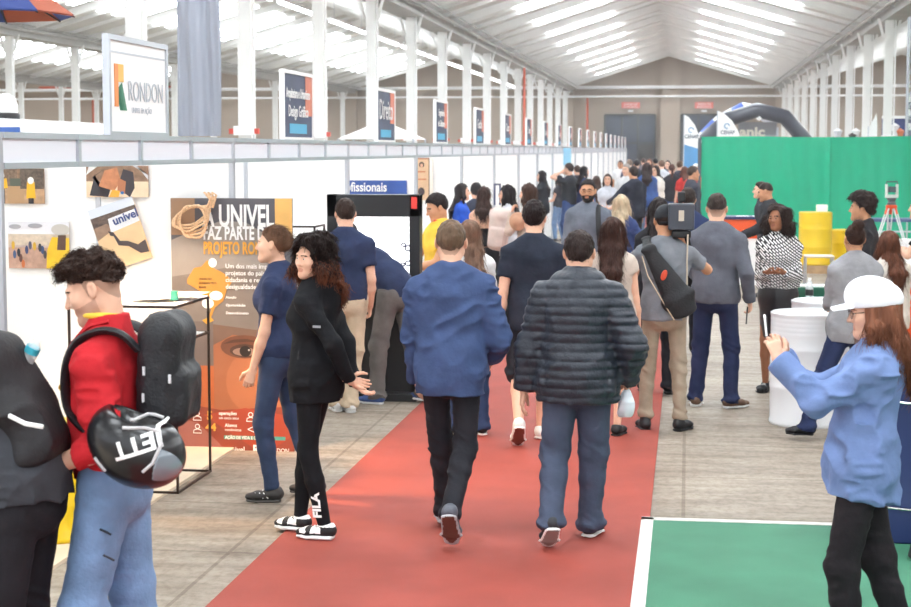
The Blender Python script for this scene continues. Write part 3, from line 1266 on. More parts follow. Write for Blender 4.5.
    for sg in (-1, 1):
        s0, el, w2, d, pn, h = arm[sg]
        B.cap(s0, el, .047 * af, .037 * af, k=.03)
        B.cap(el, el + (w2 - el) * .35, .037 * af, .040 * af, k=.02)
        B.cap(el + (w2 - el) * .35, w2, .040 * af, .027 * af, k=.02)
        hip, kn, an, hh = leg[sg]
        lf = af * (.86 if legs and legs[0] in ('pants', 'wide', 'skinny', 'leggings') else 1.0)
        B.cap(hip, kn, .080 * lf, .052 * lf, k=.03)
        B.cap(kn, kn + (an - kn) * .35, .050 * lf, .053 * lf, k=.02)
        B.cap(kn + (an - kn) * .35, an, .053 * lf, .034 * lf, k=.02)
    nr = (.047 if female else .057) * k * (1 + (bd - 1) * .4)
    hb = hc + MH @ (V(0, -.028, -.05) * hf)
    neck = (nb - (MT @ V(0, 0, .03)), hb, nr * 1.12, nr * .96)
    B.cap(*neck, k=.03)
    body_v, body_f = B.mesh(rs)
    parts = [(body_v, body_f, None)]
    HS = SDF()
    HS.cap(*neck, k=.025)
    P = head_sdf(HS, hc, MH, hf, female, 1.0, hr < .0056)
    hv, hfc = HS.mesh(hr)
    c = (hv[hfc].mean(1) - hc) @ MH / hf
    mi = np.zeros(len(c), int)
    lipm = (np.abs(c[:, 0]) < .023 - .35 * np.abs(c[:, 2] + .062)) & (c[:, 2] > -.075) & (c[:, 2] < -.0515) & (c[:, 1] > .078)
    mi[lipm] = 1
    if brow:
        br = (np.abs(np.abs(c[:, 0]) - .031) < .019) & (np.abs(c[:, 2] - .0245 + .15 * np.abs(np.abs(c[:, 0]) - .026)) < max(hr * .8, (.0026 if female else .0038))) & (c[:, 1] > .05)
        mi[br] = 2
    if beard:
        bz = (c[:, 2] < -.045 + (.30 if beard == 2 else .2) * np.maximum(.055 - c[:, 1], 0)) & (c[:, 2] > -.135) & (c[:, 1] > -.006) & ~lipm & (np.abs(c[:, 0]) < .09)
        mi[bz] = 2 if beard == 2 else 3
    if hair and hair.get('scalp'):
        hl = HL['short']
        zl = np.interp(c[:, 1], hl[0], hl[1])
        sc = (c[:, 2] > zl) & (np.abs(c[:, 0]) < .084) & (c[:, 1] < .07)
        mi[sc] = 4
    parts.append((hv, hfc, mi))
    if s > 30:
        for sg in (-1, 1):
            s0, el, w2, d, pn, h = arm[sg]
            Q = SDF()
            hand_sdf(Q, w2, d, pn, 1 if sg > 0 else -1, h['curl'], k * (.92 if female else 1.0), h.get('spread', .25), h.get('grip', 0))
            v_, f_ = Q.mesh(min(max(.6 / s, .0034), .009))
            parts.append((v_, f_, None))
    o = 0
    AV, AF, AM = [], [], []
    for v_, f_, m_ in parts:
        AV.append(v_)
        AF.append(f_ + o)
        AM.append(np.zeros(len(f_), int) if m_ is None else m_)
        o += len(v_)
    hm = hairmat(*hair['c']) if hair else M_iris
    body = np_mesh('person', np.concatenate(AV), np.concatenate(AF),
                   [MATS['skin_' + skin], MATS['lips_' + skin], hm, MATS['stubble_' + skin], mat('scalp_%d' % hair['c'][0], tuple(.45 * a + .55 * b for a, b in zip(rgb(*hair['c']), SKIN[skin])), .7) if hair else hm], None, np.concatenate(AM))
    body.location = L
    body.rotation_euler = (0, 0, math.radians(face))
    tag(body, label, 'person', group)
    pr = Person()
    pr.__dict__.update(o=body, arm=arm, leg=leg, hc=hc, MH=MH, hf=hf, T=T, MT=MT, k=k, Sh=Sh, L=L, res=rs, nb=nb, rot=face)
    pr.W = lambda p: Matrix.Translation(L) @ Matrix.Rotation(math.radians(face), 4, 'Z') @ Vector(p)
    # ---- eyes
    if s > 70:
        for sg in (-1, 1):
            e = MB()
            if hr >= .0056:
                Mx = Matrix.Translation(Vector(P(sg * .030, .0925, .003))) @ Matrix(MH.tolist()).to_4x4()
                e.mat(1).ball((0, 0, 0), (.0125 * hf, .003 * hf, .0042 * hf), 6, Mx)
                e.build('eye', [M_eyew, M_iris], body, True)
                continue
            ec = P(sg * .030, .0785, .003)
            Mx = Matrix.Translation(Vector(ec)) @ Matrix(MH.tolist()).to_4x4()
            e.mat(0).ball((0, 0, 0), .0122 * hf, 8, Mx)
            ic = (0, .0088 * hf, 0)
            e.mat(1).ball(ic, (.0058 * hf, .0042 * hf, .0058 * hf), 6, Mx)
            e.build('eye', [M_eyew, M_iris], body, True)
    if glasses:
        g = MB()
        Mx = Matrix.Translation(Vector(hc)) @ Matrix((MH * hf).tolist()).to_4x4()
        for sg in (-1, 1):
            g.tube([Mx @ Vector((sg * .032 + .024 * math.cos(a), .103 - .004 * abs(math.cos(a)), .002 + .019 * math.sin(a))) for a in np.linspace(0, 2 * PI, 15)[:-1]], .0016, 5, closed=True)
            g.tube([Mx @ Vector((sg * .056, .1, .008)), Mx @ Vector((sg * .08, .0, .008))], .0016, 5)
        g.tube([Mx @ Vector((-.008, .107, .006)), Mx @ Vector((.008, .107, .006))], .0016, 5)
        g.build('glasses', mat('glasses_wire', rgb(70, 58, 48), .4, .4) if glasses != 'black' else M_black, body)
    # ---- hair
    if hair:
        make_hair(pr, hair, s, body, hm, seed)
    if glasses is None:
        pass
    # ---- trousers or skirt
    if legs:
        lt, lc = legs[0], legs[1]
        lo = legs[2] if len(legs) > 2 else {}
        m_ = lc if not isinstance(lc, tuple) else cloth(*lc)
        S = SDF()
        if lt in ('pants', 'shorts', 'skinny', 'wide', 'leggings', 'knee'):
            th, kr, cr, ar = {'pants': (.092, .070, .064, .056), 'skinny': (.086, .058, .055, .042), 'leggings': (.082, .054, .054, .037), 'wide': (.100, .086, .084, .088), 'shorts': (.100, .092, .09, .09), 'knee': (.098, .084, .07, .07)}[lt]
            th, kr, cr, ar = [q * lo.get('w', 1) * k for q in (th, kr, cr, ar)]
            for p, w, a, b in rest[:2]:
                pass
            i0 = .004 if lt in ('leggings', 'skinny') else .010
            S.cap(V(0, 0, .90 * k), V(0, -.004, 1.02 * k), pw + i0, pw * .93 + i0, side=X, e0=pd + i0, e1=pd * .92 + i0, k=.05, flat1=True)
            S.ell(V(0, -.030, .91) * k, V(.13, .078, .085) * k * bd, k=.06)
            for sg in (-1, 1):
                hip, kn, an, hh = leg[sg]
                u = unit(an - kn)
                if lt == 'shorts':
                    S.cap(hip, hip + (kn - hip) * lo.get('len', .8), th, kr, k=.02, flat1=True)
                    continue
                if lt == 'knee':
                    S.cap(hip, kn, th, kr, k=.02)
                    S.cap(kn, kn + (an - kn) * .12, kr, kr, k=.02, flat1=True)
                    continue
                S.cap(hip, kn, th, kr, k=.022)
                mid = kn + (an - kn) * .38
                end = an + u * (lo.get('end', .0 if lt in ('skinny', 'leggings') else .03)) * k
                if lt in ('leggings', 'skinny'):
                    S.cap(kn, mid, kr, cr, k=.02)
                    S.cap(mid, end, cr, ar, k=.02, flat1=True)
                else:
                    S.cap(kn, mid, kr, cr, k=.02)
                    S.cap(mid, end, cr, ar, k=.02, flat1=True)
                    if lt == 'pants':
                        S.ell(end - u * .02 * k, V(ar * 1.05, ar * 1.15, .03 * k), k=.02)
            amp = {'leggings': .0015, 'skinny': .0055}.get(lt, .0095)

            def wr(x, y, z, amp=amp, sd=seed * 3.7):
                lowz = np.clip((1.0 * k - z) / k, 0, 1)
                kz = np.exp(-((z - .49 * k) / .09) ** 2) + np.clip((.28 * k - z) / .2, 0, 1) + .35
                return -amp * kz * (.7 * ridge(x * 6 + sd, y * 6, z * 22 + x * 12) + .4 + vnoise(x * 14, y * 14 + sd, z * 14) * .4)
            S.post.append((.03, wr))
            top_cut = 1.045 * k
            S.post.append((None, lambda x, y, z: z - top_cut + 0 * x + 0 * y))
            sdf_obj('trousers' if lt != 'shorts' and lt != 'knee' else 'shorts', S, rs, m_, body)
        else:   # skirt
            zl = lo.get('z', .5) * k
            fl_ = lo.get('flare', 1.0)
            S.cap(V(0, 0, .90 * k), V(0, -.004, 1.04 * k), pw + .012, pw * .82 + .012, side=X, e0=pd + .014, e1=pd * .85 + .012, k=.05, flat1=True)
            S.cap(V(0, 0, .93 * k), V(0, .0, zl), pw + .012, (pw + .0) * fl_, side=X, e0=pd + .02, e1=(pd + .03) * fl_, k=.05, flat1=True)
            S.post.append((.03, lambda x, y, z: .006 * fl_ * vnoise(x * 12, y * 12, z * 2.5)))
            sdf_obj('skirt', S, rs, m_, body)
    # ---- top
    if top:
        tt_, tc_ = top[0], top[1]
        to = top[2] if len(top) > 2 else {}
        m_ = tc_ if not isinstance(tc_, tuple) else cloth(*tc_)
        S = SDF()
        inf = {'tee': .012, 'polo': .012, 'jacket': .024, 'puffer': .036, 'blazer': .022, 'hoodie': .026, 'shirt': .018, 'tank': .006, 'crop': .006, 'dress': .01}[tt_] * to.get('fat', 1)
        hz = {'tee': .90, 'polo': .92, 'jacket': .84, 'puffer': .86, 'blazer': .80, 'hoodie': .84, 'shirt': .80, 'tank': .98, 'crop': 1.1, 'dress': .8}[tt_]
        hz = to.get('hem', hz) * k
        loose = tt_ not in ('tank', 'crop', 'dress')
        if tt_ in ('tank', 'crop'):
            pts = [(T(p, w), a + inf, b + inf) for p, w, a, b in rest[:5]]
            for (p, a, b), (q, c_, d_) in zip(pts[:-1], pts[1:]):
                S.cap(p, q, a, c_, side=X, e0=b, e1=d_, k=.04)
            tz = to.get('topz', 1.33) * k
            S.post.append((None, lambda x, y, z: z - tz + 0 * x + 0 * y))
            for sg in (-1, 1):
                pass
        else:
            torso(S, inf, wsl=(.94 if loose and not to.get('slim') else 1.0), hipmul=to.get('hip', .98))
            if hz < .90 * k:
                S.cap(V(0, 0, .92 * k), V(0, 0, hz - .02), (pw * 1.0 + inf) * to.get('hip', .98), (pw * 1.0 + inf) * to.get('flare', 1.0), side=X, e0=pd + inf, e1=(pd + inf) * to.get('flare', 1.0), k=.04, flat1=True)
        if female and tt_ not in ('puffer',):
            for sg in (-1, 1):
                S.ell(T((sg * .068, .072, 1.285), .95), .062 * k, k=.05)
        if not (tt_ in ('tank', 'crop')):
            S.ell(V(0, -.032, .90) * k, (V(.13, .082, .085) * k * bd) + inf, k=.05)
        hemf = to.get('hemtilt', 0)
        S.cut(lambda x, y, z: hz - z + hemf * y + .004 * np.sin(x * 31))
        sl = to.get('sleeve', {'tee': .62, 'polo': .6, 'tank': 0, 'crop': 0, 'dress': 0}.get(tt_, 2.0))
        ur, er, wr_ = {'tee': (.064, .060, .05), 'polo': (.064, .058, .05), 'jacket': (.070, .060, .044), 'puffer': (.082, .074, .05), 'blazer': (.066, .056, .046),
                       'hoodie': (.070, .062, .046), 'shirt': (.066, .060, .044), 'tank': (.05, .05, .05), 'crop': (.05, .05, .05), 'dress': (.05, .05, .05)}[tt_]
        ur, er, wr_ = [q * to.get('slw', 1) * af for q in (ur, er, wr_)]
        for sg in (-1, 1):
            s0, el, w2, d, pn, h = arm[sg]
            if sl <= 0:
                continue
            if sl <= 1:
                S.cap(s0, s0 + (el - s0) * sl, ur, er * 1.02, k=.035, flat1=True)
            else:
                S.cap(s0, el, ur, er, k=.035)
                S.cap(el, el + (w2 - el) * min(1, sl - 1), er, wr_, k=.025, flat1=True)
                if sl >= 2 and tt_ in ('jacket', 'puffer', 'hoodie'):
                    S.cap(w2 - unit(w2 - el) * .035, w2 - unit(w2 - el) * .0, wr_ * .92, wr_ * .84, k=.006, flat1=True)
        S.p_collar = None
        upv = unit(hb - nb)
        if tt_ in ('jacket', 'puffer', 'polo', 'blazer', 'shirt', 'hoodie'):
            ch = to.get('collar', {'jacket': .045, 'puffer': .06, 'polo': .03, 'blazer': .03, 'shirt': .035, 'hoodie': .03}[tt_])
            S.cap(nb - upv * .03, nb + upv * ch, nr + .030, nr + .016, side=XT, e0=nr + .030, e1=nr + .018, k=.02, flat1=True)
        else:
            if tt_ == 'tee':
                S.cap(nb - upv * .04, nb + upv * .004, nr + .028, nr + .010, k=.02, flat1=True)
        if tt_ == 'hoodie':
            S.ell(T((0, -.105, 1.45)), V(.10, .05, .055) * k, k=.04)
            S.ell(T((0, -.115, 1.38)), V(.075, .035, .05) * k, k=.04)
        if tt_ == 'blazer' or tt_ == 'shirt' or tt_ == 'jacket':
            pass
        amp = to.get('wr', {'tee': .0055, 'polo': .005, 'jacket': .0075, 'blazer': .0045, 'hoodie': .0075, 'shirt': .010, 'puffer': .003}.get(tt_, .003))
        sd = seed * 5.1 + 2

        def wr(x, y, z):
            a = np.abs(x) / (sw + .02)
            arm_ = np.clip((a - .9) * 4, 0, 1)
            fold = vnoise(x * 5 + sd, y * 5, z * 8 + x * 7)
            f2 = ridge(x * 9 + sd + z * 4, y * 9, z * 11 - x * 6)
            f3 = ridge(x * 10 + sd, y * 10, z * 26 + sd)
            return -amp * (fold * .9 + f2 * .75) - amp * arm_ * f3 * .9
        S.post.append((.035, wr))
        if tt_ == 'puffer':
            def puf(x, y, z):
                zz = z + .0 * x
                ph = (zz / .048 + .12 * vnoise(x * 5, y * 5, z * 5))
                side_gap = np.exp(-((np.abs(x) - sw * .93) / .012) ** 2)
                return -.009 * (np.abs(np.sin(ph * PI)) ** .55 - .5) + .004 * vnoise(x * 30, y * 30, z * 12) + side_gap * .004
            S.post.append((.04, puf))
        if to.get('zip'):
            S.post.append((.02, lambda x, y, z: np.where((np.abs(x) < .006) & (y > 0), .004, 0)))
        nmz = {'tee': 't_shirt', 'polo': 'polo_shirt', 'jacket': 'jacket', 'puffer': 'puffer_jacket', 'blazer': 'blazer', 'hoodie': 'hooded_jacket', 'shirt': 'shirt', 'tank': 'top', 'crop': 'top', 'dress': 'dress'}[tt_]
        sdf_obj(to.get('name', nmz), S, rs, m_, body)
        if tt_ in ('tank', 'crop') and near:
            mb = MB()
            for sg in (-1, 1):
                mb.tube([T((sg * .07, -.115, 1.33)), T((sg * .075, -.06, 1.445)), T((sg * .075, .03, 1.45)), T((sg * .07, .10, 1.33))], .006, 6)
            mb.build('shoulder_straps', m_, body, True)
    # ---- shoes
    if shoes and s > 34:
        uc, sc_ = shoes[0], shoes[1]
        op = shoes[2] if len(shoes) > 2 else {}
        for sg in (-1, 1):
            hip, kn, an, hh = leg[sg]
            fm = rotm('Z', hh['yaw']) @ rotm('X', hh['pitch'])
            f = k * (1.06 if female else 1.10)

            def Q(x, y, z):
                return an + fm @ (V(x, y, z * k / f) * f)
            fx = fm[:, 0]
            S = SDF()
            S.cap(Q(0, -.035, -.035), Q(sg * .004, .09, -.045), .036 * f, .044 * f, side=fx, e0=.034 * f, e1=.026 * f, k=.02)
            S.cap(Q(sg * .004, .09, -.045), Q(0, .145, -.052), .044 * f, .034 * f, side=fx, e0=.026 * f, e1=.019 * f, k=.02)
            S.cap(Q(0, -.015, -.03), Q(0, -.008, .0 if not op.get('high') else .05), .037 * f, .038 * f, side=fx, e0=.045 * f, e1=.045 * f, k=.02, flat1=True)
            sp, sn = Q(0, 0, -.066), fm @ V(0, 0, 1)
            S.post.append((None, lambda x, y, z, sp=sp, sn=sn: -((x - sp[0]) * sn[0] + (y - sp[1]) * sn[1] + (z - sp[2]) * sn[2])))
            ms = [uc if not isinstance(uc, tuple) else mat('shoe_%d_%d_%d' % uc, rgb(*uc), .55, bump=.2, bscale=80), M_white if op.get('panels') else M_black]

            def pf(c, an=an, fm=fm, f=f):
                q = (c - an) @ fm / f * V(1, 1, f / k)
                if not op.get('panels'):
                    return np.zeros(len(c), int)
                a = (np.abs(q[:, 1] - .035) < .03) & (q[:, 2] < -.012) & (q[:, 2] > -.045)
                b = (np.abs(q[:, 1] - .115) < .022) & (q[:, 2] > -.045)
                c_ = (q[:, 2] > -.008)
                return (a | b | c_).astype(int)
            sh = sdf_obj('shoe', S, min(rs, .008), ms, body, pf)
            if near:
                S = SDF()
                S.cap(Q(0, -.042, -.075), Q(sg * .004, .09, -.075), .040 * f, .049 * f, side=fx, e0=.011 * f, e1=.011 * f, k=.01)
                S.cap(Q(sg * .004, .09, -.075), Q(0, .15, -.071), .049 * f, .036 * f, side=fx, e0=.011 * f, e1=.010 * f, k=.01)
                if op.get('thick'):
                    S.cap(Q(0, -.042, -.066), Q(sg * .004, .12, -.066), .040 * f, .046 * f, side=fx, e0=.010 * f, k=.01)
                v_, f_ = S.mesh(min(rs, .0075))
                smat = sc_ if not isinstance(sc_, tuple) else mat('sole_%d_%d_%d' % sc_, rgb(*sc_), .6)
                bm_ = op.get('bottom')
                c = ((v_[f_].mean(1)) - an) @ fm / f
                so = np_mesh('sole', v_, f_, [smat, mat('sole_under_%d' % bm_[0], rgb(*bm_), .7) if bm_ else smat], sh, (c[:, 2] < c[:, 2].min() + .006).astype(int))
                lc2 = MB()
                for q in range(4):
                    yy, zz = .035 + q * .018, -.006 - q * .0052
                    lc2.tube([Q(-.022, yy, zz - .008), Q(0, yy + .004, zz + .002), Q(.022, yy, zz - .008)], .0028 * f, 5)
                lc2.build('laces', M_white if op.get('whitelace', True) else M_dark, sh, True)
    return pr


def make_hair(pr, hair, s, body, hm, seed):
    c, M, f = pr.hc, pr.MH, pr.hf
    st = hair['t']
    hr = min(max(.9 / s, .0042), .013)

    def P(*a):
        return c + M @ (V(*a) * f)

    def loc(x, y, z):
        qx, qy, qz = x - c[0], y - c[1], z - c[2]
        return [(qx * M[0, i] + qy * M[1, i] + qz * M[2, i]) / f for i in range(3)]
    S = SDF()
    hl = HL['short']
    dn = M @ V(0, 0, -1)
    flow = lambda p: np.tile(M @ V(0, -.3, -1), (len(p), 1))
    curl = 0.0
    slen, sth, ns = .02, .002, 900
    down = V(0, 0, -1)
    noise = (60, .004)
    if st in ('short', 'fade', 'quiff', 'afro', 'buzz'):
        t = {'short': .016, 'fade': .016, 'quiff': .018, 'afro': .045, 'buzz': .007}[st] * hair.get('v', 1)
        hl = HL['fade'] if st in ('fade', 'quiff') else HL['short']
        S.ell(P(0, -.016, .036), (V(.077, .095, .088) + t * V(.5 if st != 'fade' else .2, .8 if st != 'fade' else .4, 1)) * f, M=M, k=.02)
        if st == 'quiff':
            S.ell(P(0, .03, .098), V(.064, .058, .036) * f, M=M, k=.03)
            S.ell(P(.0, .062, .088), V(.05, .034, .024) * f, M=M, k=.02)
        if st == 'afro':
            S.ell(P(0, -.01, .075), V(.112, .112, .085) * f, M=M, k=.04)
            noise = (38, .016)
            curl = .004
            slen, sth, ns = .03, .0028, 1500
        if st == 'quiff':
            noise = (42, .014)
            curl = .004
            slen, ns = .024, 1700
        up_ = M @ V(0, .4, .2)
        flow = lambda p: np.tile(M @ V(0, .2, -.9), (len(p), 1))
        if st == 'quiff':
            flow = lambda p: np.tile(M @ V(0, 1, -.1), (len(p), 1))
    elif st in ('bun', 'tied', 'ponytail'):
        hl = HL['up']
        S.ell(P(0, -.018, .036), V(.081, .104, .097) * f, M=M, k=.02)
        if st == 'bun':
            S.ell(P(0, -.085, hair.get('bz', .07)), V(.052, .045, .048) * f, M=M, k=.012)
        elif st == 'tied':
            S.ell(P(0, -.11, .02), V(.034, .03, .04) * f, M=M, k=.012)
        else:
            p0 = P(0, -.105, .04)
            pts = [p0, p0 + M @ V(0, -.04, -.02), p0 + V(0, 0, -.15) + M @ V(0, -.05, 0), p0 + V(0, 0, -hair.get('l', .3)) + M @ V(0, -.03, 0)]
            for a, b, r0, r1 in zip(pts[:-1], pts[1:], (.022, .03, .03), (.03, .03, .012)):
                S.cap(a, b, r0 * f, r1 * f, k=.02)
        flow = lambda p: np.tile(M @ V(0, -1, .1), (len(p), 1))
        noise = (50, .002)
        slen, sth = .05, .0014
    else:   # long styles
        hl = HL['long']
        l = hair.get('l', .4)
        wv = hair.get('v', 1.0)
        S.ell(P(0, -.018, .036), (V(.083, .106, .099) + (wv - 1) * .05 * (0 if hair.get('cap') else 1)) * f, M=M, k=.02)
        back = unit(M @ V(0, -1, 0) * V(1, 1, 0))
        a0 = P(0, -.045, .0)
        w0 = .080 * wv
        bo = .55 if st == 'curly' else 1.0
        pts = [a0, a0 + down * .12 + back * .035 * bo, a0 + down * (.12 + (l - .12) * .5) + back * (.085 + .03 * wv) * bo, a0 + down * l + back * (.095 + .03 * wv) * bo]
        rr = (w0, w0 * 1.12, w0 * 1.05, w0 * (.85 if st == 'curly' else .55))
        ee = (.058 * wv, .05 * wv, .038 * wv, .02 * wv)
        side = unit(M @ V(1, 0, 0) * V(1, 1, 0))
        for q in range(3):
            S.cap(pts[q], pts[q + 1], rr[q] * f, rr[q + 1] * f, side=side, e0=ee[q] * f, e1=ee[q + 1] * f, k=.03)
        for sg in (-1, 1):   # front locks
            if hair.get('front', True):
                b0 = P(sg * .068, .005, .03)
                b1 = P(sg * .082 * wv, .01, -.07)
                b2 = b1 + down * (l - .2) * hair.get('fl', .5) + (M @ V(sg * .01, .0, 0))
                S.cap(b0, b1, .026 * wv * f, .03 * wv * f, k=.02)
                S.cap(b1, b2, .03 * wv * f, .014 * f, k=.02)
        noise = (26, .006)
        slen, sth, ns = .10, .0022, 1300
        flow = lambda p: np.tile(V(0, 0, -1), (len(p), 1))
        if st == 'curly':
            noise = (24, .022)
            curl = .006
            slen, sth, ns = .06, .0036, 6000
        elif st == 'wavy':
            noise = (22, .011)
            curl = .004
        if st != 'curly':
            sd = seed

    ns = int(ns * hair.get('n', 1))
    hy, hz = hl
    fc, fa = noise

    def post(x, y, z):
        if st in ('long', 'wavy'):
            return fa * (vnoise(x * fc * 2.2, y * fc * 2.2, z * 4 + 3) + .5 * vnoise(x * 70, y * 70, z * 9))
        return fa * (vnoise(x * fc, y * fc, z * fc + seed) + .4 * vnoise(x * fc * 2.3, y * fc * 2.3, z * fc * 2.3))

    def cut(x, y, z):
        lx, ly, lz = loc(x, y, z)
        zl = np.interp(ly, hy, hz)
        if st in ('curly', 'wavy', 'long'):
            # face opening: keep the face clear between the side locks
            w = np.interp(lz, [-.2, -.1, -.05, .0, .04, .065, .078, .09], [.052, .052, .058, .064, .060, .048, .03, -.2]) * hair.get('open', 1)
            inface = (ly > hair.get('fy', .012)) & (lz < .085) & (lz > -.16)
            d = np.where(inface, w - np.abs(lx), -1.0)
            d = np.where(inface & (ly < .03) & (lz < -.12), np.minimum(d, -1), d)
            if hair.get('cap'):
                d = np.maximum(d, lz - .03)
            return d * f
        d = (zl - lz) * .8
        return np.where(lz < -.13 if st in ('ponytail',) else (lz < -9), -1.0, np.where((ly < -.095) & (st in ('ponytail', 'bun', 'tied')), -1.0, d)) * f
    S.post.append((.03, post))
    if st != 'none':
        S.post.append((None, cut))
    v, fc_ = S.mesh(hr)
    if len(fc_) == 0:
        return
    if s > 75 and st != 'buzz':
        n = int(ns * min(1.0, s / 170))
        def ok(p):
            lx, ly, lz = loc(p[:, 0], p[:, 1], p[:, 2])
            z0 = .125 if st in ('curly', 'wavy', 'long') else .04
            return ~((hair.get('cap', False)) & (lz > -.03)) & ~((ly > .005) & (np.abs(lx) < .082) & (lz < z0)) & ~((np.abs(lx) > .05) & (lz < .03) & (st in ('short', 'quiff', 'fade', 'afro')))
        Rv, Rf = strands(v, fc_, n, slen, sth, flow, curl, seed, ok=ok)
        fcc = np.concatenate([fc_, Rf + len(v)])
        v = np.concatenate([v, Rv])
    else:
        fcc = fc_
    mats = [hm]
    mi = None
    if hair.get('tip'):
        mats = [hm, hairmat(*hair['tip'])]
        cz = v[fcc].mean(1)[:, 2]
        r = np.random.RandomState(1).rand(len(cz)) * .14 - .04
        mi = (cz < c[2] - hair.get('tipz', .16) + r).astype(int)
    np_mesh('hair', v, fcc, mats, body, mi)
# ================================================================== the people in the hall
DJ = (46, 62, 96)      # dark jeans
BLK = (25, 26, 31)
H_DK = (48, 36, 33)
H_BR = (92, 66, 52)
M_denim = mat('faded_denim', rgb(112, 140, 178), .85, var=.3, vscale=6, bump=.35, bscale=60)
M_denim2 = mat('light_denim', rgb(120, 150, 192), .85, var=.18, vscale=7, bump=.35, bscale=60)
M_leather = mat('black_leather', rgb(30, 28, 32), .35, bump=.2, bscale=50)
M_puff = mat('puffer_nylon', rgb(40, 46, 57), .5, bump=.4, bscale=45, spec=.5)


def hound():
    mt = bpy.data.materials.new('houndstooth_weave')
    mt.use_nodes = True
    nt = mt.node_tree
    b = nt.nodes['Principled BSDF']
    tc = nt.nodes.new('ShaderNodeTexCoord')
    mp = nt.nodes.new('ShaderNodeMapping')
    mp.inputs['Rotation'].default_value = (0, .7, 0)
    nt.links.new(tc.outputs['Object'], mp.inputs[0])
    w = nt.nodes.new('ShaderNodeTexBrick')
    w.inputs['Color1'].default_value = (.85, .85, .85, 1)
    w.inputs['Color2'].default_value = (.85, .85, .85, 1)
    w.inputs['Mortar'].default_value = (.012, .012, .016, 1)
    w.inputs['Scale'].default_value = 1
    w.inputs['Brick Width'].default_value = .036
    w.inputs['Row Height'].default_value = .020
    w.inputs['Mortar Size'].default_value = .0048
    w.inputs['Mortar Smooth'].default_value = .1
    sp = nt.nodes.new('ShaderNodeSeparateXYZ')
    cb = nt.nodes.new('ShaderNodeCombineXYZ')
    ad = nt.nodes.new('ShaderNodeMath')
    nt.links.new(mp.outputs[0], sp.inputs[0])
    nt.links.new(sp.outputs[0], ad.inputs[0])
    nt.links.new(sp.outputs[1], ad.inputs[1])
    nt.links.new(ad.outputs[0], cb.inputs[0])
    nt.links.new(sp.outputs[2], cb.inputs[1])
    nt.links.new(cb.outputs[0], w.inputs['Vector'])
    nt.links.new(w.outputs[0], b.inputs['Base Color'])
    b.inputs['Roughness'].default_value = .8
    return mt


WHS = (238, 238, 238)
Q = {}
# ---- near people, left
Q['lean'] = person(30, 284, 88, 1.78, 'person at the left edge in dark grey denim jacket bending forward, black backpack on', top=('jacket', (60, 62, 68), {'hem': .93, 'fat': 1.1}),
       legs=('pants', (34, 33, 38), {'w': 1.12}), hair=dict(t='short', c=H_DK), lean=.55, seed=1, hands=dict(L=dict(w=(-.1, .55, 1.05)), R=dict(w=(.1, .55, 1.05))), shoes=((30, 30, 32), WHS), build=1.05)
Q['red'] = person(119, 276, 94, 1.78, 'young man in red jacket and faded jeans looking down, helmet on his arm', top=('jacket', (186, 36, 44), {'hem': .95, 'collar': .05, 'wr': .009, 'fat': .6, 'slw': 1.0, 'wr': .011, 'sleeve': 1.5}),
       legs=('pants', M_denim, {'w': 1.06}), hair=dict(t='quiff', c=(52, 36, 30), scalp=True), lean=.06, head=(.12, .36, 0), seed=2, skin='light', beard=3,
       hands=dict(L=dict(w=(-.15, .17, 1.01), hint=(-.5, -1, -.3), d=(.45, .9, .1), pn=(.6, 0, -.8), curl=.7), R=dict(w=(.05, .20, 1.10), hint=(.5, -1, -.3), d=(-.4, .9, .2), pn=(-.6, 0, .8), curl=.7)),
       feet=dict(L=dict(p=(-.10, .06, .085)), R=dict(p=(.10, -.12, .085))), shoes=((60, 60, 66), WHS))
Q['polo_w'] = person(279, 163, 90, 1.69, 'woman in navy polo shirt and jeans in profile before the poster, hair tied back', top=('polo', (44, 54, 84), {'slim': 1, 'wr': .004}), legs=('skinny', (54, 68, 96)),
       hair=dict(t='tied', c=(112, 82, 64)), female=True, skin='light', head=(.05, -.05, 0), seed=3, hands=dict(L=dict(w=(-.17, .13, .80), curl=.45), R=dict(w=(.18, .08, .82))),
       feet=dict(L=dict(p=(-.09, .02, .085), yaw=.1), R=dict(p=(.09, -.22, .085), yaw=-.1)), shoes=((50, 46, 46), (80, 76, 74), {'panels': False}), build=.98)
Q['curly'] = person(317, 181, 78, 1.665, 'woman with long curly hair in black hooded jacket and leggings, hands behind her back', top=('hoodie', (22, 22, 26), {'hem': .80, 'slim': 1, 'wr': .006, 'fat': .75, 'slw': .9}), legs=('leggings', (22, 22, 26)),
       hair=dict(t='curly', c=(36, 25, 23), tip=(104, 60, 42), l=.22, v=1.5, tipz=.09, fl=1.3, fy=.0, open=1.05), female=True, skin='light', head=(1.15, .02, -.04), seed=4,
       hands=dict(L=dict(w=(-.03, -.22, .93), hint=(-.8, -.8, 0), d=(.75, -.5, -.35), pn=(0, -1, 0), curl=.3), R=dict(w=(.05, -.23, .89), hint=(.8, -.8, 0), d=(-.2, -.85, -.5), pn=(0, -.5, .8), curl=.3)),
       feet=dict(L=dict(p=(-.07, -.08, .085), yaw=.05), R=dict(p=(.07, .14, .085), yaw=-.1)), shoes=((26, 26, 28), WHS, {'panels': True, 'thick': True}))
Q['khaki'] = person(347, 122, 8, 1.75, 'man in navy polo shirt and beige trousers facing the black kiosk', top=('polo', (44, 54, 84)), legs=('pants', (206, 186, 160), {'w': .95}), hair=dict(t='short', c=(56, 42, 36)), head=(.2, .1, 0), seed=5,
       skin='light', hands=dict(R=dict(w=(.19, .09, .86), curl=.6)), shoes=((236, 236, 236), WHS), feet=dict(L=dict(p=(-.08, .0, .085)), R=dict(p=(.03, -.05, .085), yaw=.2)))
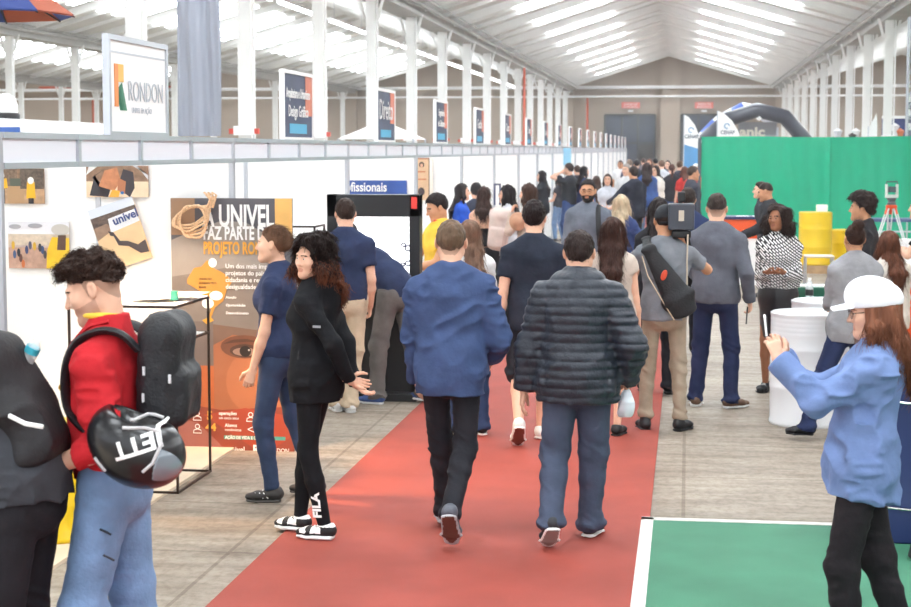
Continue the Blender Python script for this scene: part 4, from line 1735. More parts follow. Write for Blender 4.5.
Q['bend'] = person(396, 118, 62, 1.76, 'man in navy shirt and grey trousers bending towards the kiosk screen', top=('polo', (44, 54, 84), {'hem': .90, 'sleeve': .6}), legs=('pants', (108, 104, 102), {'w': 1.05}), hair=dict(t='short', c=(44, 34, 32)),
       lean=.92, head=(0, .7, 0), seed=6, skin='tan', hands=dict(L=dict(w=(-.15, .62, .95)), R=dict(w=(.2, .62, 1.0))), feet=dict(L=dict(p=(-.16, .08, .085)), R=dict(p=(.12, -.22, .085), yaw=-.3)), shoes=((66, 92, 150), WHS))
# ---- the two walking away
Q['blue'] = person(451, 182, 4, 1.755, 'man with cropped hair walking away in plain blue jacket and black jeans', top=('jacket', (66, 83, 122), {'hem': .80, 'wr': .010, 'collar': .04}), legs=('pants', (38, 38, 44), {'w': .88}),
       hair=dict(t='buzz', c=(104, 84, 68), v=1.5, scalp=True), seed=7, skin='light', hands=dict(R=dict(w=(.21, .20, .96), hint=(.6, -1, -.2)), L=dict(w=(-.20, .16, .86), hint=(-1, -.5, 0))),
       feet=dict(L=dict(p=(-.05, .26, .09), yaw=.1), R=dict(p=(.02, -.30, .21), yaw=-.05, pitch=-.95)), shoes=((92, 96, 106), (176, 176, 180), {'bottom': (96, 56, 46)}))
Q['puffer'] = person(577, 184, -2, 1.70, 'man in dark quilted puffer jacket and blue jeans walking away', top=('puffer', M_puff, {'hem': .80, 'collar': .055, 'wr': .006, 'hip': 1.02}), legs=('pants', (72, 80, 100), {'w': 1.12}), build=1.12,
       hair=dict(t='short', c=(56, 46, 44), v=.8), seed=8, skin='light', hands=dict(L=dict(w=(-.31, .03, .83), hint=(-1, -.6, 0), curl=.3), R=dict(w=(.27, .06, .90), hint=(.6, -.8, 0))),
       feet=dict(L=dict(p=(-.12, -.24, .17), yaw=.25, pitch=-.65), R=dict(p=(.06, .14, .09), yaw=-.15)), shoes=((44, 46, 52), WHS, {'bottom': (150, 140, 136)}))
Q['tee'] = person(533, 137, 2, 1.765, 'man in black t-shirt and shorts walking ahead between the two jackets', top=('tee', (40, 46, 60), {'hem': .82}), legs=('knee', (34, 36, 44)), hair=dict(t='short', c=(40, 32, 32), v=1.3), seed=9, skin='light',
       hands=dict(L=dict(w=(-.25, -.06, .84)), R=dict(w=(.24, .1, .84))), feet=dict(L=dict(p=(-.09, -.22, .17), pitch=-.8), R=dict(p=(.05, .14, .085))), shoes=((232, 232, 230), WHS, {'bottom': (120, 66, 54)}))
Q['longhair'] = person(611, 133, -4, 1.63, 'woman with long straight brown hair and bare legs walking beyond the puffer jacket', top=('tee', (206, 190, 178), {'sleeve': .2, 'hem': .8}), legs=('shorts', BLK, {'len': .5}), hair=dict(t='long', c=(62, 40, 34), l=.46, v=1.1),
       female=True, seed=10, skin='light', feet=dict(L=dict(p=(-.08, .15, .085)), R=dict(p=(.06, -.1, .085))), shoes=(BLK, BLK))
Q['brownhair'] = person(470, 134, 25, 1.62, 'woman in white top with straight brown hair, mostly hidden behind the blue jacket', top=('tee', (232, 230, 230), {'sleeve': .9}), legs=('pants', DJ), hair=dict(t='long', c=(122, 94, 78), l=.42, v=.95), female=True, seed=11, skin='light', shoes=(BLK, WHS))
Q['yellow'] = person(439, 108, 125, 1.75, 'man in yellow shirt with red collar looking down beside the kiosk', top=('polo', (232, 190, 70)), legs=('pants', DJ), hair=dict(t='short', c=(38, 30, 30), v=1.2), head=(-.1, .35, 0), seed=12, skin='tan',
       hands=dict(L=dict(w=(-.1, .35, 1.05)), R=dict(w=(.1, .38, 1.05))), shoes=(BLK, WHS))
# ---- the girls by the booths
Q['backless'] = person(484, 81, -4, 1.70, 'woman in black backless top and wide black trousers with pink backpack', top=('tank', BLK, {'topz': 1.22}), legs=('wide', (34, 34, 40)), hair=dict(t='wavy', c=(58, 42, 38), l=.27, v=1.0, front=False), female=True, seed=13, skin='light',
       hands=dict(L=dict(w=(-.1, .3, 1.0)), R=dict(w=(.1, .3, 1.0))), shoes=(BLK, BLK))
Q['glassesgirl'] = person(508, 80, 82, 1.70, 'woman with glasses and black wavy hair in light grey jacket, in profile', top=('jacket', (196, 198, 204)), legs=('pants', BLK), hair=dict(t='wavy', c=(36, 30, 32), l=.45, v=1.05), female=True, seed=14, skin='light', glasses='wire', hands=dict(L=dict(w=(-.1, .3, 1.1)), R=dict(w=(.1, .3, 1.1))), shoes=(BLK, WHS))
Q['chin'] = person(529, 85, 72, 1.74, 'brown haired woman holding her hand to her chin, round tan bag on her shoulder', top=('shirt', (188, 168, 156)), legs=('pants', M_denim), hair=dict(t='wavy', c=(70, 50, 42), l=.36, v=1.05), female=True, seed=15, skin='light',
       hands=dict(L=dict(w=(-.02, .22, 1.40), hint=(-.5, 0, -1), d=(0, -.3, 1), pn=(0, -1, 0), curl=.7)), shoes=(BLK, WHS))
Q['bluewoman'] = person(461, 74, -78, 1.70, 'woman in bright blue top seen at the booth post, facing right', top=('tee', (40, 84, 190)), legs=('pants', BLK), hair=dict(t='long', c=(40, 34, 36), l=.38), female=True, seed=16, skin='light', shoes=(BLK, WHS))
Q['behindgirl'] = person(476, 71, 5, 1.68, 'dark haired person mostly hidden behind the woman with the pink backpack', top=('tee', (60, 66, 84)), legs=('pants', BLK), hair=dict(t='short', c=(34, 30, 32), v=1.3), seed=17, shoes=(BLK, WHS))
# ---- middle distance
Q['beard'] = person(587, 92, 176, 1.82, 'bearded man with glasses in grey long-sleeved shirt walking towards the camera', top=('shirt', (104, 110, 122), {'hem': .88, 'collar': .0, 'wr': .005}), legs=('pants', (60, 66, 84)), hair=dict(t='short', c=(40, 34, 34), v=.8), beard=2, glasses='wire', seed=18, skin='tan', shoes=(BLK, WHS))
Q['blonde'] = person(620, 86, -18, 1.61, 'blonde woman in dark blue jacket seen from behind', top=('jacket', (50, 66, 112)), legs=('pants', BLK), hair=dict(t='wavy', c=(196, 176, 148), l=.33, v=1.15), female=True, seed=19, skin='light', hands=dict(R=dict(w=(.32, .25, .98))), shoes=(BLK, WHS))
Q['cap'] = person(663, 131, 2, 1.73, 'cameraman in grey t-shirt, beige trousers and black cap turned backwards', top=('tee', (128, 132, 140), {'hem': .86}), legs=('pants', (164, 148, 130), {'w': .82, 'end': -.02}), hair=dict(t='buzz', c=H_DK), seed=20, skin='tan',
       hands=dict(R=dict(w=(.17, .30, 1.40), hint=(1, -.5, -1), d=(-.2, .6, .6), pn=(-1, 0, 0), curl=.6), L=dict(w=(-.12, .36, 1.30), hint=(-1, -.2, -.6))), feet=dict(L=dict(p=(-.14, 0, .085)), R=dict(p=(.13, .0, .085), yaw=-.5)), shoes=((34, 32, 36), (30, 30, 34), {'whitelace': False, 'high': True}))
Q['blazer'] = person(714, 120, -12, 1.785, 'man in grey blazer and navy trousers with brown shoes seen from behind', top=('blazer', (96, 98, 108), {'hem': .86}), legs=('pants', (38, 46, 78), {'w': .95}), hair=dict(t='fade', c=(66, 56, 52), scalp=True), seed=21, skin='light', build=1.05, head=(.2, 0, 0),
       hands=dict(R=dict(w=(.27, .04, .88), curl=.6), L=dict(w=(-.1, .3, 1.05))), feet=dict(L=dict(p=(-.15, .0, .085)), R=dict(p=(.14, -.02, .085), yaw=-.7)), shoes=((104, 76, 58), WHS))
Q['navypolo'] = person(686, 96, 12, 1.755, 'man in navy polo shirt just behind the video camera', top=('polo', (42, 54, 92)), legs=('pants', BLK), hair=dict(t='short', c=(58, 48, 44), v=.9), seed=22, skin='light', shoes=(BLK, BLK))
Q['behindcap'] = person(657, 114, 0, 1.725, 'dark haired woman in black standing in front of the cameraman', top=('tee', (32, 32, 38)), legs=('pants', (30, 30, 36)), hair=dict(t='long', c=(46, 38, 38), l=.4), female=True, seed=23, skin='light', shoes=(BLK, BLK))
Q['hound'] = person(776, 113, 168, 1.66, 'woman with long curly hair in black and white patterned blouse and leather skirt', top=('shirt', hound(), {'hem': .99, 'collar': .02, 'fat': .9, 'slw': 1.1}), legs=('skirt', M_leather, {'z': .52, 'flare': .97}), hair=dict(t='curly', c=(54, 40, 36), l=.30, v=1.4, open=1.05, fy=.0), female=True, seed=24, skin='brown', build=.97,
       head=(-.35, -.05, .05), hands=dict(L=dict(w=(-.10, .26, 1.14), hint=(-.35, -1, -.9), d=(.8, .4, 0), pn=(0, -.3, 1), curl=.5), R=dict(w=(.06, .26, 1.14), hint=(.35, -1, -.9), d=(-.8, .3, 0), pn=(0, -.3, 1), curl=.5)), shoes=(BLK, BLK))
Q['tablem'] = person(774, 75, 84, 1.72, 'man in black shirt leaning on the navy counter before the green screen', top=('shirt', (36, 38, 44)), legs=('pants', BLK), hair=dict(t='fade', c=H_DK), seed=25, skin='tan', lean=.2, head=(0, .2, 0), hands=dict(L=dict(w=(-.1, .42, 1.02)), R=dict(w=(.1, .45, 1.02))), shoes=(BLK, BLK))
Q['tablem2'] = person(766, 69, 88, 1.69, 'man with glasses half hidden behind the man in black at the counter', top=('shirt', (52, 54, 62)), legs=('pants', BLK), hair=dict(t='short', c=H_DK), glasses='black', seed=26, skin='light', lean=.15, shoes=(BLK, BLK))
Q['afro'] = person(860, 108, 82, 1.735, 'young man with thick curly hair in black shirt, in profile', top=('shirt', (46, 44, 48)), legs=('pants', BLK), hair=dict(t='afro', c=(48, 36, 34)), seed=27, skin='tan', shoes=(BLK, BLK))
Q['bun'] = person(851, 135, 14, 1.60, 'woman with hair in a bun wearing grey blazer beside the white drum', top=('blazer', (148, 148, 152), {'hem': .80, 'slim': 1}), legs=('pants', (38, 48, 82), {'w': 1.0}), hair=dict(t='bun', c=(66, 46, 40), bz=.125), female=True, seed=28, skin='tan', build=1.1,
       hands=dict(L=dict(w=(-.1, .35, 1.05)), R=dict(w=(.15, .35, 1.05))), feet=dict(L=dict(p=(-.40, -.04, .085), yaw=1.2), R=dict(p=(-.02, .0, .085))), shoes=(BLK, BLK))
Q['cardigan'] = person(885, 125, 28, 1.50, 'woman with straight reddish brown hair in cream cardigan near the right edge', top=('jacket', (212, 202, 192)), legs=('pants', BLK), hair=dict(t='long', c=(98, 60, 44), l=.32), female=True, seed=29, skin='light', shoes=(BLK, BLK))
Q['phone'] = person(857, 243, 88, 1.615, 'woman in blue shirt and white cap holding up a phone, in profile', top=('shirt', (112, 134, 180), {'hem': .80, 'fat': 1.4, 'slw': 1.3, 'wr': .016, 'hemtilt': .2, 'collar': .03}), legs=('pants', (34, 30, 34), {'w': .98}),
       hair=dict(t='wavy', c=(122, 78, 58), l=.27, v=1.3, fy=.0, open=1.1, n=1.8, cap=True), female=True, seed=30, skin='light', glasses='wire', head=(0.1, .12, 0), lean=-.09,
       hands=dict(L=dict(w=(-.09, .37, 1.40), hint=(-.3, -.1, -1), d=(.25, .3, .95), pn=(.9, .3, 0), curl=.45), R=dict(w=(.09, .36, 1.39), hint=(.3, -.1, -1), d=(-.25, .3, .95), pn=(-.9, .3, 0), curl=.45)),
       feet=dict(L=dict(p=(-.1, .04, .085)), R=dict(p=(.1, -.22, .085))), shoes=(BLK, BLK))
Q['edge'] = person(930, 100, 75, 1.70, 'person in black at the right edge reaching for the survey instrument', top=('tee', BLK), legs=('pants', BLK), hair=dict(t='short', c=H_DK), seed=31, skin='light', lean=.2, hands=dict(L=dict(w=(-.1, .42, 1.25)), R=dict(w=(.1, .45, 1.2))), shoes=(BLK, BLK))
# ---- far crowd
far = [
    (569, 46, 60, 1.88, 'tall man in black t-shirt with his arms raised to his head', ('tee', (36, 38, 46)), ('pants', (50, 76, 130)), dict(t='short', c=H_DK, v=1.4), 'light', 0, dict(R=dict(w=(.12, .12, 1.58), hint=(1, .6, -.3)), L=dict(w=(-.1, .14, 1.56), hint=(-1, .6, -.2)))),
    (559, 43, 60, 1.56, 'woman in pale jeans with black backpack near the booths', ('tee', (60, 60, 68), {'sleeve': .3}), ('skinny', M_denim2, {'w': 1.1}), dict(t='long', c=(58, 46, 44), l=.4), 'light', 1, dict(L=dict(w=(-.1, .3, 1.05)))),
    (542, 48, 84, 1.72, 'dark haired woman in black facing left by the far booths', ('jacket', (40, 42, 50)), ('pants', BLK), dict(t='long', c=(42, 34, 36), l=.42), 'light', 1, dict(L=dict(w=(-.1, .2, 1.35), hint=(0, 0, -1)))),
    (583, 46, -62, 1.80, 'woman with long black hair in navy facing right', ('tee', (44, 56, 96)), ('pants', BLK), dict(t='long', c=(36, 30, 34), l=.42), 'light', 1, {}),
    (577, 41, 20, 1.77, 'person half hidden behind the tall man with raised arms', ('tee', (70, 70, 80)), ('pants', BLK), dict(t='short', c=(70, 52, 44)), 'light', 0, {}),
    (596, 50, 15, 1.62, 'long haired woman in denim blue behind the bearded man', ('tee', (84, 112, 160)), ('pants', BLK), dict(t='long', c=(70, 54, 48), l=.44), 'light', 1, {}),
    (607, 52, 178, 1.68, 'smiling woman in light grey t-shirt facing the camera in the crowd', ('tee', (188, 192, 202)), ('pants', (70, 80, 100)), dict(t='long', c=(60, 44, 40), l=.34), 'light', 1, dict(L=dict(w=(-.05, .28, 1.05)), R=dict(w=(.05, .28, 1.05)))),
    (633, 54, 35, 1.83, 'man in dark hooded jacket seen from behind in the crowd', ('hoodie', (40, 44, 58)), ('pants', BLK), dict(t='short', c=H_DK, v=1.4), 'tan', 0, dict(L=dict(w=(-.3, .35, 1.1)))),
    (626, 47, 150, 1.84, 'grey haired man in pale shirt behind the dark hooded jacket', ('tee', (206, 206, 208)), ('pants', BLK), dict(t='short', c=(150, 140, 132)), 'light', 0, dict(L=dict(w=(-.1, .3, 1.0)))),
    (646, 46, 2, 1.86, 'woman in blue denim jacket and jeans seen from behind', ('jacket', (58, 88, 150)), ('pants', M_denim, {'w': 1.05}), dict(t='wavy', c=(48, 34, 34), l=.36, v=1.2), 'light', 1, {}),
    (655, 44, 150, 1.78, 'woman in long cream cardigan beside the denim jacket', ('jacket', (222, 214, 206), {'hem': .5}), ('pants', BLK), dict(t='wavy', c=(50, 36, 34), l=.2, v=1.1), 'light', 1, {}),
    (671, 43, 5, 1.82, 'woman in black t-shirt and blue jeans with reddish hair', ('tee', (38, 38, 46)), ('skinny', (60, 88, 140), {'w': 1.15}), dict(t='ponytail', c=(84, 50, 42)), 'light', 1, {}),
    (661, 37, 10, 1.94, 'man in pale t-shirt standing behind the black t-shirt', ('tee', (196, 200, 208)), ('pants', DJ), dict(t='short', c=(110, 80, 64)), 'light', 0, {}),
    (667, 36, 170, 2.0, 'pale faced woman with dark hair looking this way deep in the crowd', ('tee', (90, 90, 100)), ('pants', DJ), dict(t='long', c=(50, 38, 38), l=.3), 'fair', 1, {}),
    (679, 39, -20, 1.98, 'tall man in black t-shirt by the blue banner', ('tee', (42, 46, 62)), ('pants', DJ), dict(t='short', c=(100, 76, 62)), 'light', 0, {}),
    (691, 56, -72, 1.86, 'man in dark suit jacket standing at the end of the green screen', ('blazer', (56, 58, 70)), ('pants', BLK), dict(t='short', c=(70, 58, 52)), 'tan', 0, {}),
    (684, 44, 20, 1.78, 'person in red top by the green screen end', ('tee', (200, 52, 48)), ('pants', BLK), dict(t='long', c=(90, 52, 40), l=.25), 'light', 1, {}),
    (695, 48, 170, 1.90, 'person in orange red shirt with white cap by the flags', ('tee', (214, 66, 50)), ('pants', BLK), dict(t='short', c=(224, 220, 214)), 'light', 0, {}),
    (629, 34, 20, 1.93, 'person in navy far down the aisle near the booth end', ('tee', (60, 66, 92)), ('pants', BLK), dict(t='short', c=(130, 112, 100)), 'light', 0, {}),
    (620, 33, 170, 1.82, 'distant person in white at the far booths', ('tee', (220, 220, 222)), ('pants', BLK), dict(t='short', c=(72, 60, 60)), 'tan', 0, {}),
    (636, 35, 10, 1.93, 'distant man in black near the far left door', ('tee', (44, 44, 56)), ('pants', BLK), dict(t='short', c=(40, 34, 38), v=1.3), 'light', 0, {}),
    (649, 32, 160, 1.94, 'distant woman with brown hair before the far left door', ('tee', (120, 90, 84)), ('pants', BLK), dict(t='long', c=(110, 70, 56), l=.2), 'light', 1, {}),
    (655, 30, 10, 1.93, 'distant man in black cap before the far left door', ('tee', (60, 60, 72)), ('pants', BLK), dict(t='short', c=(30, 30, 34), v=1.3), 'tan', 0, {}),
    (643, 28, 10, 1.85, 'farthest person in the aisle crowd', ('tee', (110, 100, 110)), ('pants', BLK), dict(t='short', c=(70, 52, 48)), 'light', 0, {}),
]
for i, (px, s, fa, H, lab, tp_, lg_, hr_, sk, fem, hd) in enumerate(far):
    Hc = min(H, 1.86)
    ss = s if Hc == H else s
    p_ = person(px, ss, fa, Hc, lab, top=tp_, legs=lg_, hair=hr_, skin=sk, female=bool(fem), hands=hd, seed=40 + i, shoes=((60, 56, 58), WHS), feet=dict(L=dict(p=(-.1, .05 * (i % 3), .085)), R=dict(p=(.1, -.05 * (i % 2), .085))))
    Q['far%d' % i] = p_
# ================================================================== props, left side
def canvas(name, label, cat, loc, w, h, base, shapes, tilt=0.0, th=.008, rotz=0.0, group=None, prim='print'):
    """upright board facing -y, lower left corner at loc; shapes: (material, [(u, v)...]) in fractions"""
    t = thing(name, label, cat, loc, rotz, group)
    Mx = Matrix.Rotation(tilt, 4, 'Y')
    MB().prism([(0, 0), (w, 0), (w, h), (0, h)], -th, 0, Mx).build('board', base, t)
    ms, mb = [], MB()
    for i, (mm, pts) in enumerate(shapes):
        if mm not in ms:
            ms.append(mm)
        y = -th - .0006 - .00035 * i
        mb.mat(ms.index(mm)).add([Mx @ Vector((u * w, y, v * h)) for u, v in pts], [tuple(range(len(pts)))])
    if shapes:
        mb.build(prim, ms, t)
    return t, Mx


def rect(a, b, c, d):
    return [(a, b), (c, b), (c, d), (a, d)]


def oval(cx, cy, rx, ry, n=20, a0=0, a1=2 * PI):
    return [(cx + rx * math.cos(a0 + (a1 - a0) * i / n), cy + ry * math.sin(a0 + (a1 - a0) * i / n)) for i in range(n + (a1 - a0 < 6.2))]


def pm(r, g, b, var=0.0, vs=20):
    return mat('print_%d_%d_%d' % (r, g, b), rgb(r, g, b), .5, var=var, vscale=vs)


YW = Y1 - .03
def wallp(px, py, dy=0.0):
    return at_y(px, py, YW - dy)


PX = (at_y(200, 300, YW).x - at_y(100, 300, YW).x) / 100.0   # metres per pixel on the photo wall
# two photographs of the left column
p = wallp(-8, 203.5)
canvas('photo_print', 'photograph of people in yellow vests on a dirt road, top left of the wall', 'photo', p, 54 * PX, 34 * PX, pm(150, 120, 96, .35, 30),
       [(pm(184, 150, 118, .2, 25), rect(0, 0, 1, .42)), (pm(176, 142, 106), rect(.3, 0, .62, .5)), (pm(96, 84, 74, .4, 60), rect(.55, .42, 1, 1)), (pm(120, 100, 84, .4, 60), rect(0, .5, .5, 1)), (pm(84, 92, 80), rect(.36, .5, .56, .72)),
        (pm(228, 176, 40), [(.66, .15), (.84, .15), (.82, .62), (.68, .62)]), (pm(236, 232, 226), oval(.75, .66, .06, .1)), (pm(40, 40, 48), rect(.7, 0, .8, .16)),
        (pm(34, 36, 46), [(.1, 0), (.26, 0), (.26, .6), (.1, .6)]), (pm(230, 180, 44), [(.14, .4), (.32, .45), (.3, .72), (.14, .7)]), (pm(238, 236, 230), oval(.18, .8, .08, .12))], group='photographs on the booth wall')
p = wallp(9.5, 268)
canvas('photo_print', 'photograph of a yellow shirted figure before a crowd on sandy ground', 'photo', p, 62 * PX, 45 * PX, pm(196, 176, 168, .2, 30),
       [(pm(226, 226, 232), rect(0, .72, 1, 1)), (pm(206, 190, 172, .15, 40), rect(0, .5, 1, .74)), (pm(186, 150, 132, .2, 20), rect(0, 0, 1, .45))] +
       [(pm(*c), oval(u, v, .028, .09)) for u, v, c in ((.1, .3, (70, 90, 130)), (.2, .22, (100, 66, 60)), (.3, .4, (60, 70, 110)), (.43, .48, (214, 170, 60)), (.08, .5, (214, 170, 60)), (.56, .4, (60, 80, 120)), (.6, .3, (70, 66, 70)), (.24, .1, (200, 110, 60)), (.36, .5, (90, 90, 110)), (.52, .45, (60, 60, 70)), (.17, .34, (50, 50, 60)))] +
       [(pm(232, 190, 44, .1, 10), [(.62, .0), (1, .0), (1, .66), (.72, .68), (.64, .4)]), (pm(90, 66, 56), [(.8, .4), (.94, .4), (.95, .72), (.82, .72)]), (pm(190, 186, 180), oval(.86, .84, .15, .12)),
        (pm(160, 160, 166), oval(.12, .9, .1, .05)), (pm(160, 160, 166), oval(.45, .92, .12, .05))], group='photographs on the booth wall')
p = wallp(87, 197)
canvas('photo_print', 'photograph of hands gathered together, partly cut by the booth fascia', 'photo', p, 62 * PX, 30 * PX, pm(140, 112, 92, .3, 24),
       [(pm(232, 206, 176, .1, 10), rect(0, 0, 1, .5)), (pm(52, 48, 56), [(.05, .05), (.35, .0), (.4, .3), (.1, .62), (.3, .9), (.14, .7)]), (pm(60, 56, 62), [(.5, .3), (.7, .0), (.78, .3), (.76, .8), (.6, .9)]), (pm(190, 128, 92, .15, 30), [(.2, .35), (.45, .2), (.56, .5), (.5, .95), (.3, .85)]),
        (pm(176, 116, 84), [(.5, .2), (.62, .1), (.64, .5), (.52, .62)]), (pm(236, 168, 60), [(.36, .0), (.52, .0), (.54, .2), (.42, .24)]), (pm(220, 220, 220, .1), [(.0, .7), (.2, 1), (.05, 1)]), (pm(210, 210, 214), [(.75, 1), (.82, 1), (1, .55), (1, .7)]), (pm(60, 110, 170), oval(.58, .14, .03, .05))], group='photographs on the booth wall')
p = wallp(108.5, 272)
tq, Mx = canvas('photo_print', 'tilted photograph of a long shadow and a white banner on sand', 'photo', p, 47 * PX, 62 * PX, pm(232, 196, 152, .08, 8),
       [(pm(212, 220, 232), rect(0, .86, 1, 1)), (pm(96, 82, 76, .4, 50), [(0, .55), (.35, .62), (1, .72), (1, .86), (0, .86)]), (pm(150, 124, 106, .2, 20), [(0, .5), (.4, .6), (.3, .72), (0, .7)]),
        (pm(236, 238, 242), [(.33, .56), (1.0, .60), (.98, .80), (.36, .78)]), (pm(72, 64, 68), [(.30, .52), (.36, .5), (.4, .34), (.6, .28), (.8, .12), (.98, .1), (.98, .3), (.8, .26), (.62, .36), (.46, .4), (.38, .56), (.28, .6)])], tilt=-.42 + .10, group='photographs on the booth wall')
text('lettering', 'univel', .085, pm(66, 84, 140), tq, Mx @ Vector((.45 * 47 * PX, -.016, .655 * 62 * PX)), (PI / 2, -.32 - .05, 0), bold=.002)
# (rotated print: give it its own turn)

# tall poster
YP = Y1 - .07
pl, pt = at_y(175.5, 457, YP), at_y(175.5, 198, YP)
pw_ = at_y(295, 457, YP).x - pl.x
ph_ = pt.z - pl.z
G1 = pm(84, 84, 92, .1, 3)
shapes = [(G1, rect(0, .52, 1, 1)), (pm(150, 118, 92, .1, 5), rect(0, .86, .2, 1)), (pm(226, 176, 100, .12, 5), rect(.86, .86, 1, 1)),
          (pm(150, 142, 136, .08, 6), [(0, .84), (.2, .88), (.42, .915), (.62, .91), (.80, .86), (.92, .77), (1, .74), (1, .52), (0, .50)]),
          (pm(128, 118, 112, .08, 6), [(0, .70), (.5, .74), (1, .70), (1, .50), (0, .48)]),
          (pm(118, 92, 80, .08, 6), [(.34, .52), (.7, .50), (1, .56), (1, .0), (.34, .0)]),
          (pm(112, 100, 96, .1, 6), rect(0, .33, .34, .53)), (pm(176, 96, 54, .14, 4), rect(0, .0, .34, .36)),
          (pm(158, 98, 68, .08, 4), [(.34, .44), (.50, .48), (.8, .47), (1, .5), (1, .0), (.34, .0)]), (pm(170, 106, 74, .06, 4), oval(.72, .30, .28, .13)),
          (pm(112, 70, 52, .08), oval(.60, .435, .20, .045)), (pm(76, 50, 42), oval(.60, .420, .125, .025)), (pm(150, 122, 110), oval(.60, .416, .10, .016)), (pm(34, 26, 26), oval(.605, .418, .048, .021)), (pm(190, 186, 184), oval(.635, .423, .008, .004, 8)),
          (pm(84, 52, 40), [(.42, .445), (.5, .462), (.62, .466), (.74, .452), (.62, .455), (.5, .450)]),
          (pm(128, 76, 54), oval(.93, .325, .05, .02)), (pm(140, 72, 56), [(.70, .245), (.84, .262), (1.0, .258), (1.0, .235), (.84, .23)]),
          (pm(104, 56, 44), [(.68, .244), (.84, .25), (1.0, .246), (1, .240), (.84, .244)]),
          (pm(134, 60, 44, .15, 4), [(0, .22), (.4, .19), (1, .21), (1, 0), (0, 0)]), (pm(160, 66, 46, .1, 5), [(.25, .17), (.75, .02), (1, .1), (1, .17), (.6, .2)]), (pm(150, 92, 84, .1, 4), [(0, .02), (0, .16), (.2, .14), (.36, .07), (.5, 0), (0, 0)]),
          (pm(238, 236, 232), [(.16, .0), (.34, .0), (.33, .05), (.28, .095), (.18, .13)] if False else [(.0, .0), (.001, .0), (.001, .001)]),
          (pm(78, 150, 140), rect(.42, .078, .93, .092))]
br = [(.13, .69), (.19, .735), (.25, .74), (.30, .765), (.35, .735), (.42, .72), (.48, .70), (.50, .68), (.46, .655), (.43, .61), (.36, .585), (.33, .55), (.29, .535), (.33, .575), (.27, .61), (.26, .64), (.19, .66), (.13, .675)]
shapes += [(pm(196, 140, 62), br), (pm(244, 244, 244), oval(.345, .755, .035, .018)), (pm(244, 244, 244), oval(.30, .60, .05, .02)), (pm(244, 244, 244), oval(.37, .63, .055, .018)), (pm(214, 158, 62), [(.25, .535), (.32, .55), (.35, .535), (.29, .52)])]
tq, _ = canvas('wall_poster', 'tall brown poster reading A UNIVEL FAZ PARTE DO with a face below', 'poster', pl, pw_, ph_, G1, shapes, th=.02)
def pt_(body, u, v, size, m_, sx=1.0, bold=0.0):
    text('lettering', body, size, m_, tq, (u * pw_, -.032, v * ph_), sx=sx, bold=bold)
M_yel = pm(222, 160, 62)
pt_('A UNIVEL', .27, .895, .215, M_text, .56, .006)
pt_('FAZ PARTE DO', .27, .845, .13, M_text, .58, .004)
pt_('PROJETO RONDON', .27, .79, .12, M_yel, .54, .004)
for j, l in enumerate(('Um dos mais importantes', 'projetos do país na', 'cidadania e redução das', 'desigualdades.')):
    pt_(l, .45, .735 - j * .026, .046, M_text, .95, .0006)
for j in range(3):
    for u, l in ((.45, ('Atuação', 'Oportunidades', 'Desenvolvimento')[j]), (.74, ('Experiências', 'Formação', 'Integração')[j])):
        pt_(l, u, .62 - j * .03, .026, M_text, .9, .0006)
for j, l in enumerate(('UNIVEL NO', 'RONDON PELO', 'BRASIL')):
    pt_(l, .23, .69 - j * .016, .02, pm(90, 70, 50), .9)
pt_('5', .28, .153, .085, M_yel, 1, .003)
pt_('operações', .38, .172, .035, M_text, .9, .0006)
pt_('em cinco anos', .38, .155, .028, M_text, .9)
pt_('44', .27, .098 + .012, .075, M_yel, 1, .003)
pt_('Alunos', .43, .126, .035, M_text, .9, .0006)
pt_('rondonistas', .43, .11, .028, M_text, .9)
pt_('81', .72, .155, .08, M_yel, 1, .003)
pt_('AÇÃO DE VIDA E CIDADANIA', .43, .0795, .032, M_text, .82, .0008)
pt_('univel', .45, .028, .06, M_text, .9, .001)
pt_('R', .66, .026, .085, M_text, .9, .003)
pt_('RONDON', .76, .03, .046, M_text, .85)
ic = MB()
for (u, v) in ((.20, .165), (.20, .115), (.645, .165)):
    c = Vector((u * pw_, -.032, v * ph_))
    ic.tube([c + Vector((.016 * math.cos(a), 0, .018 + .016 * math.sin(a))) for a in np.linspace(0, 2 * PI, 13)[:-1]], .003, 4, closed=True)
    ic.tube([c + Vector(q) for q in ((-.03, 0, -.03), (-.026, 0, -.008), (0, 0, .0), (.026, 0, -.008), (.03, 0, -.03), (-.03, 0, -.03))], .003, 4)
ic.tube([Vector((u * pw_, -.032, v * ph_)) for u, v in ((.62, .118), (.68, .132), (.74, .118), (.68, .106), (.62, .118))], .003, 4)
ic.build('person_icons', M_text, tq)

# rope coil hung on the poster corner
rope = MB()
cc = at_y(192, 216, YP - .05)
for j in range(6):
    pts = []
    for i in range(26):
        a = 2 * PI * i / 26
        u = math.cos(a) * (.150 - .010 * j)
        v = math.sin(a) * (.050 + .012 * j)
        pts.append((cc.x - .0 + u * .92 - v * .3 + .004 * j, -.04 - .012 * (j % 3) + .006 * math.sin(a * 3 + j), cc.z + v + u * .35 - .008 * j + .006 * math.sin(a * 5 + j)))
    rope.tube(pts, .0085, 6, closed=True)
for j in range(3):
    rope.tube([(cc.x + .12 + .02 * j, -.05, cc.z + .06), (cc.x + .15 + .02 * j, -.06, cc.z + .13 + .01 * j), (cc.x + .10 + .03 * j, -.05, cc.z + .17), (cc.x + .16, -.05, cc.z + .10 - .02 * j)], .0085, 6)
ro = rope.build('rope_coil', mat('jute_rope', rgb(222, 184, 146), .8, var=.25, vscale=90, bump=.6, bscale=120), None, True)
ro.location = (0, YP - .03, 0)
tag(ro, 'coil of beige rope hung on the top left corner of the tall poster', 'rope')


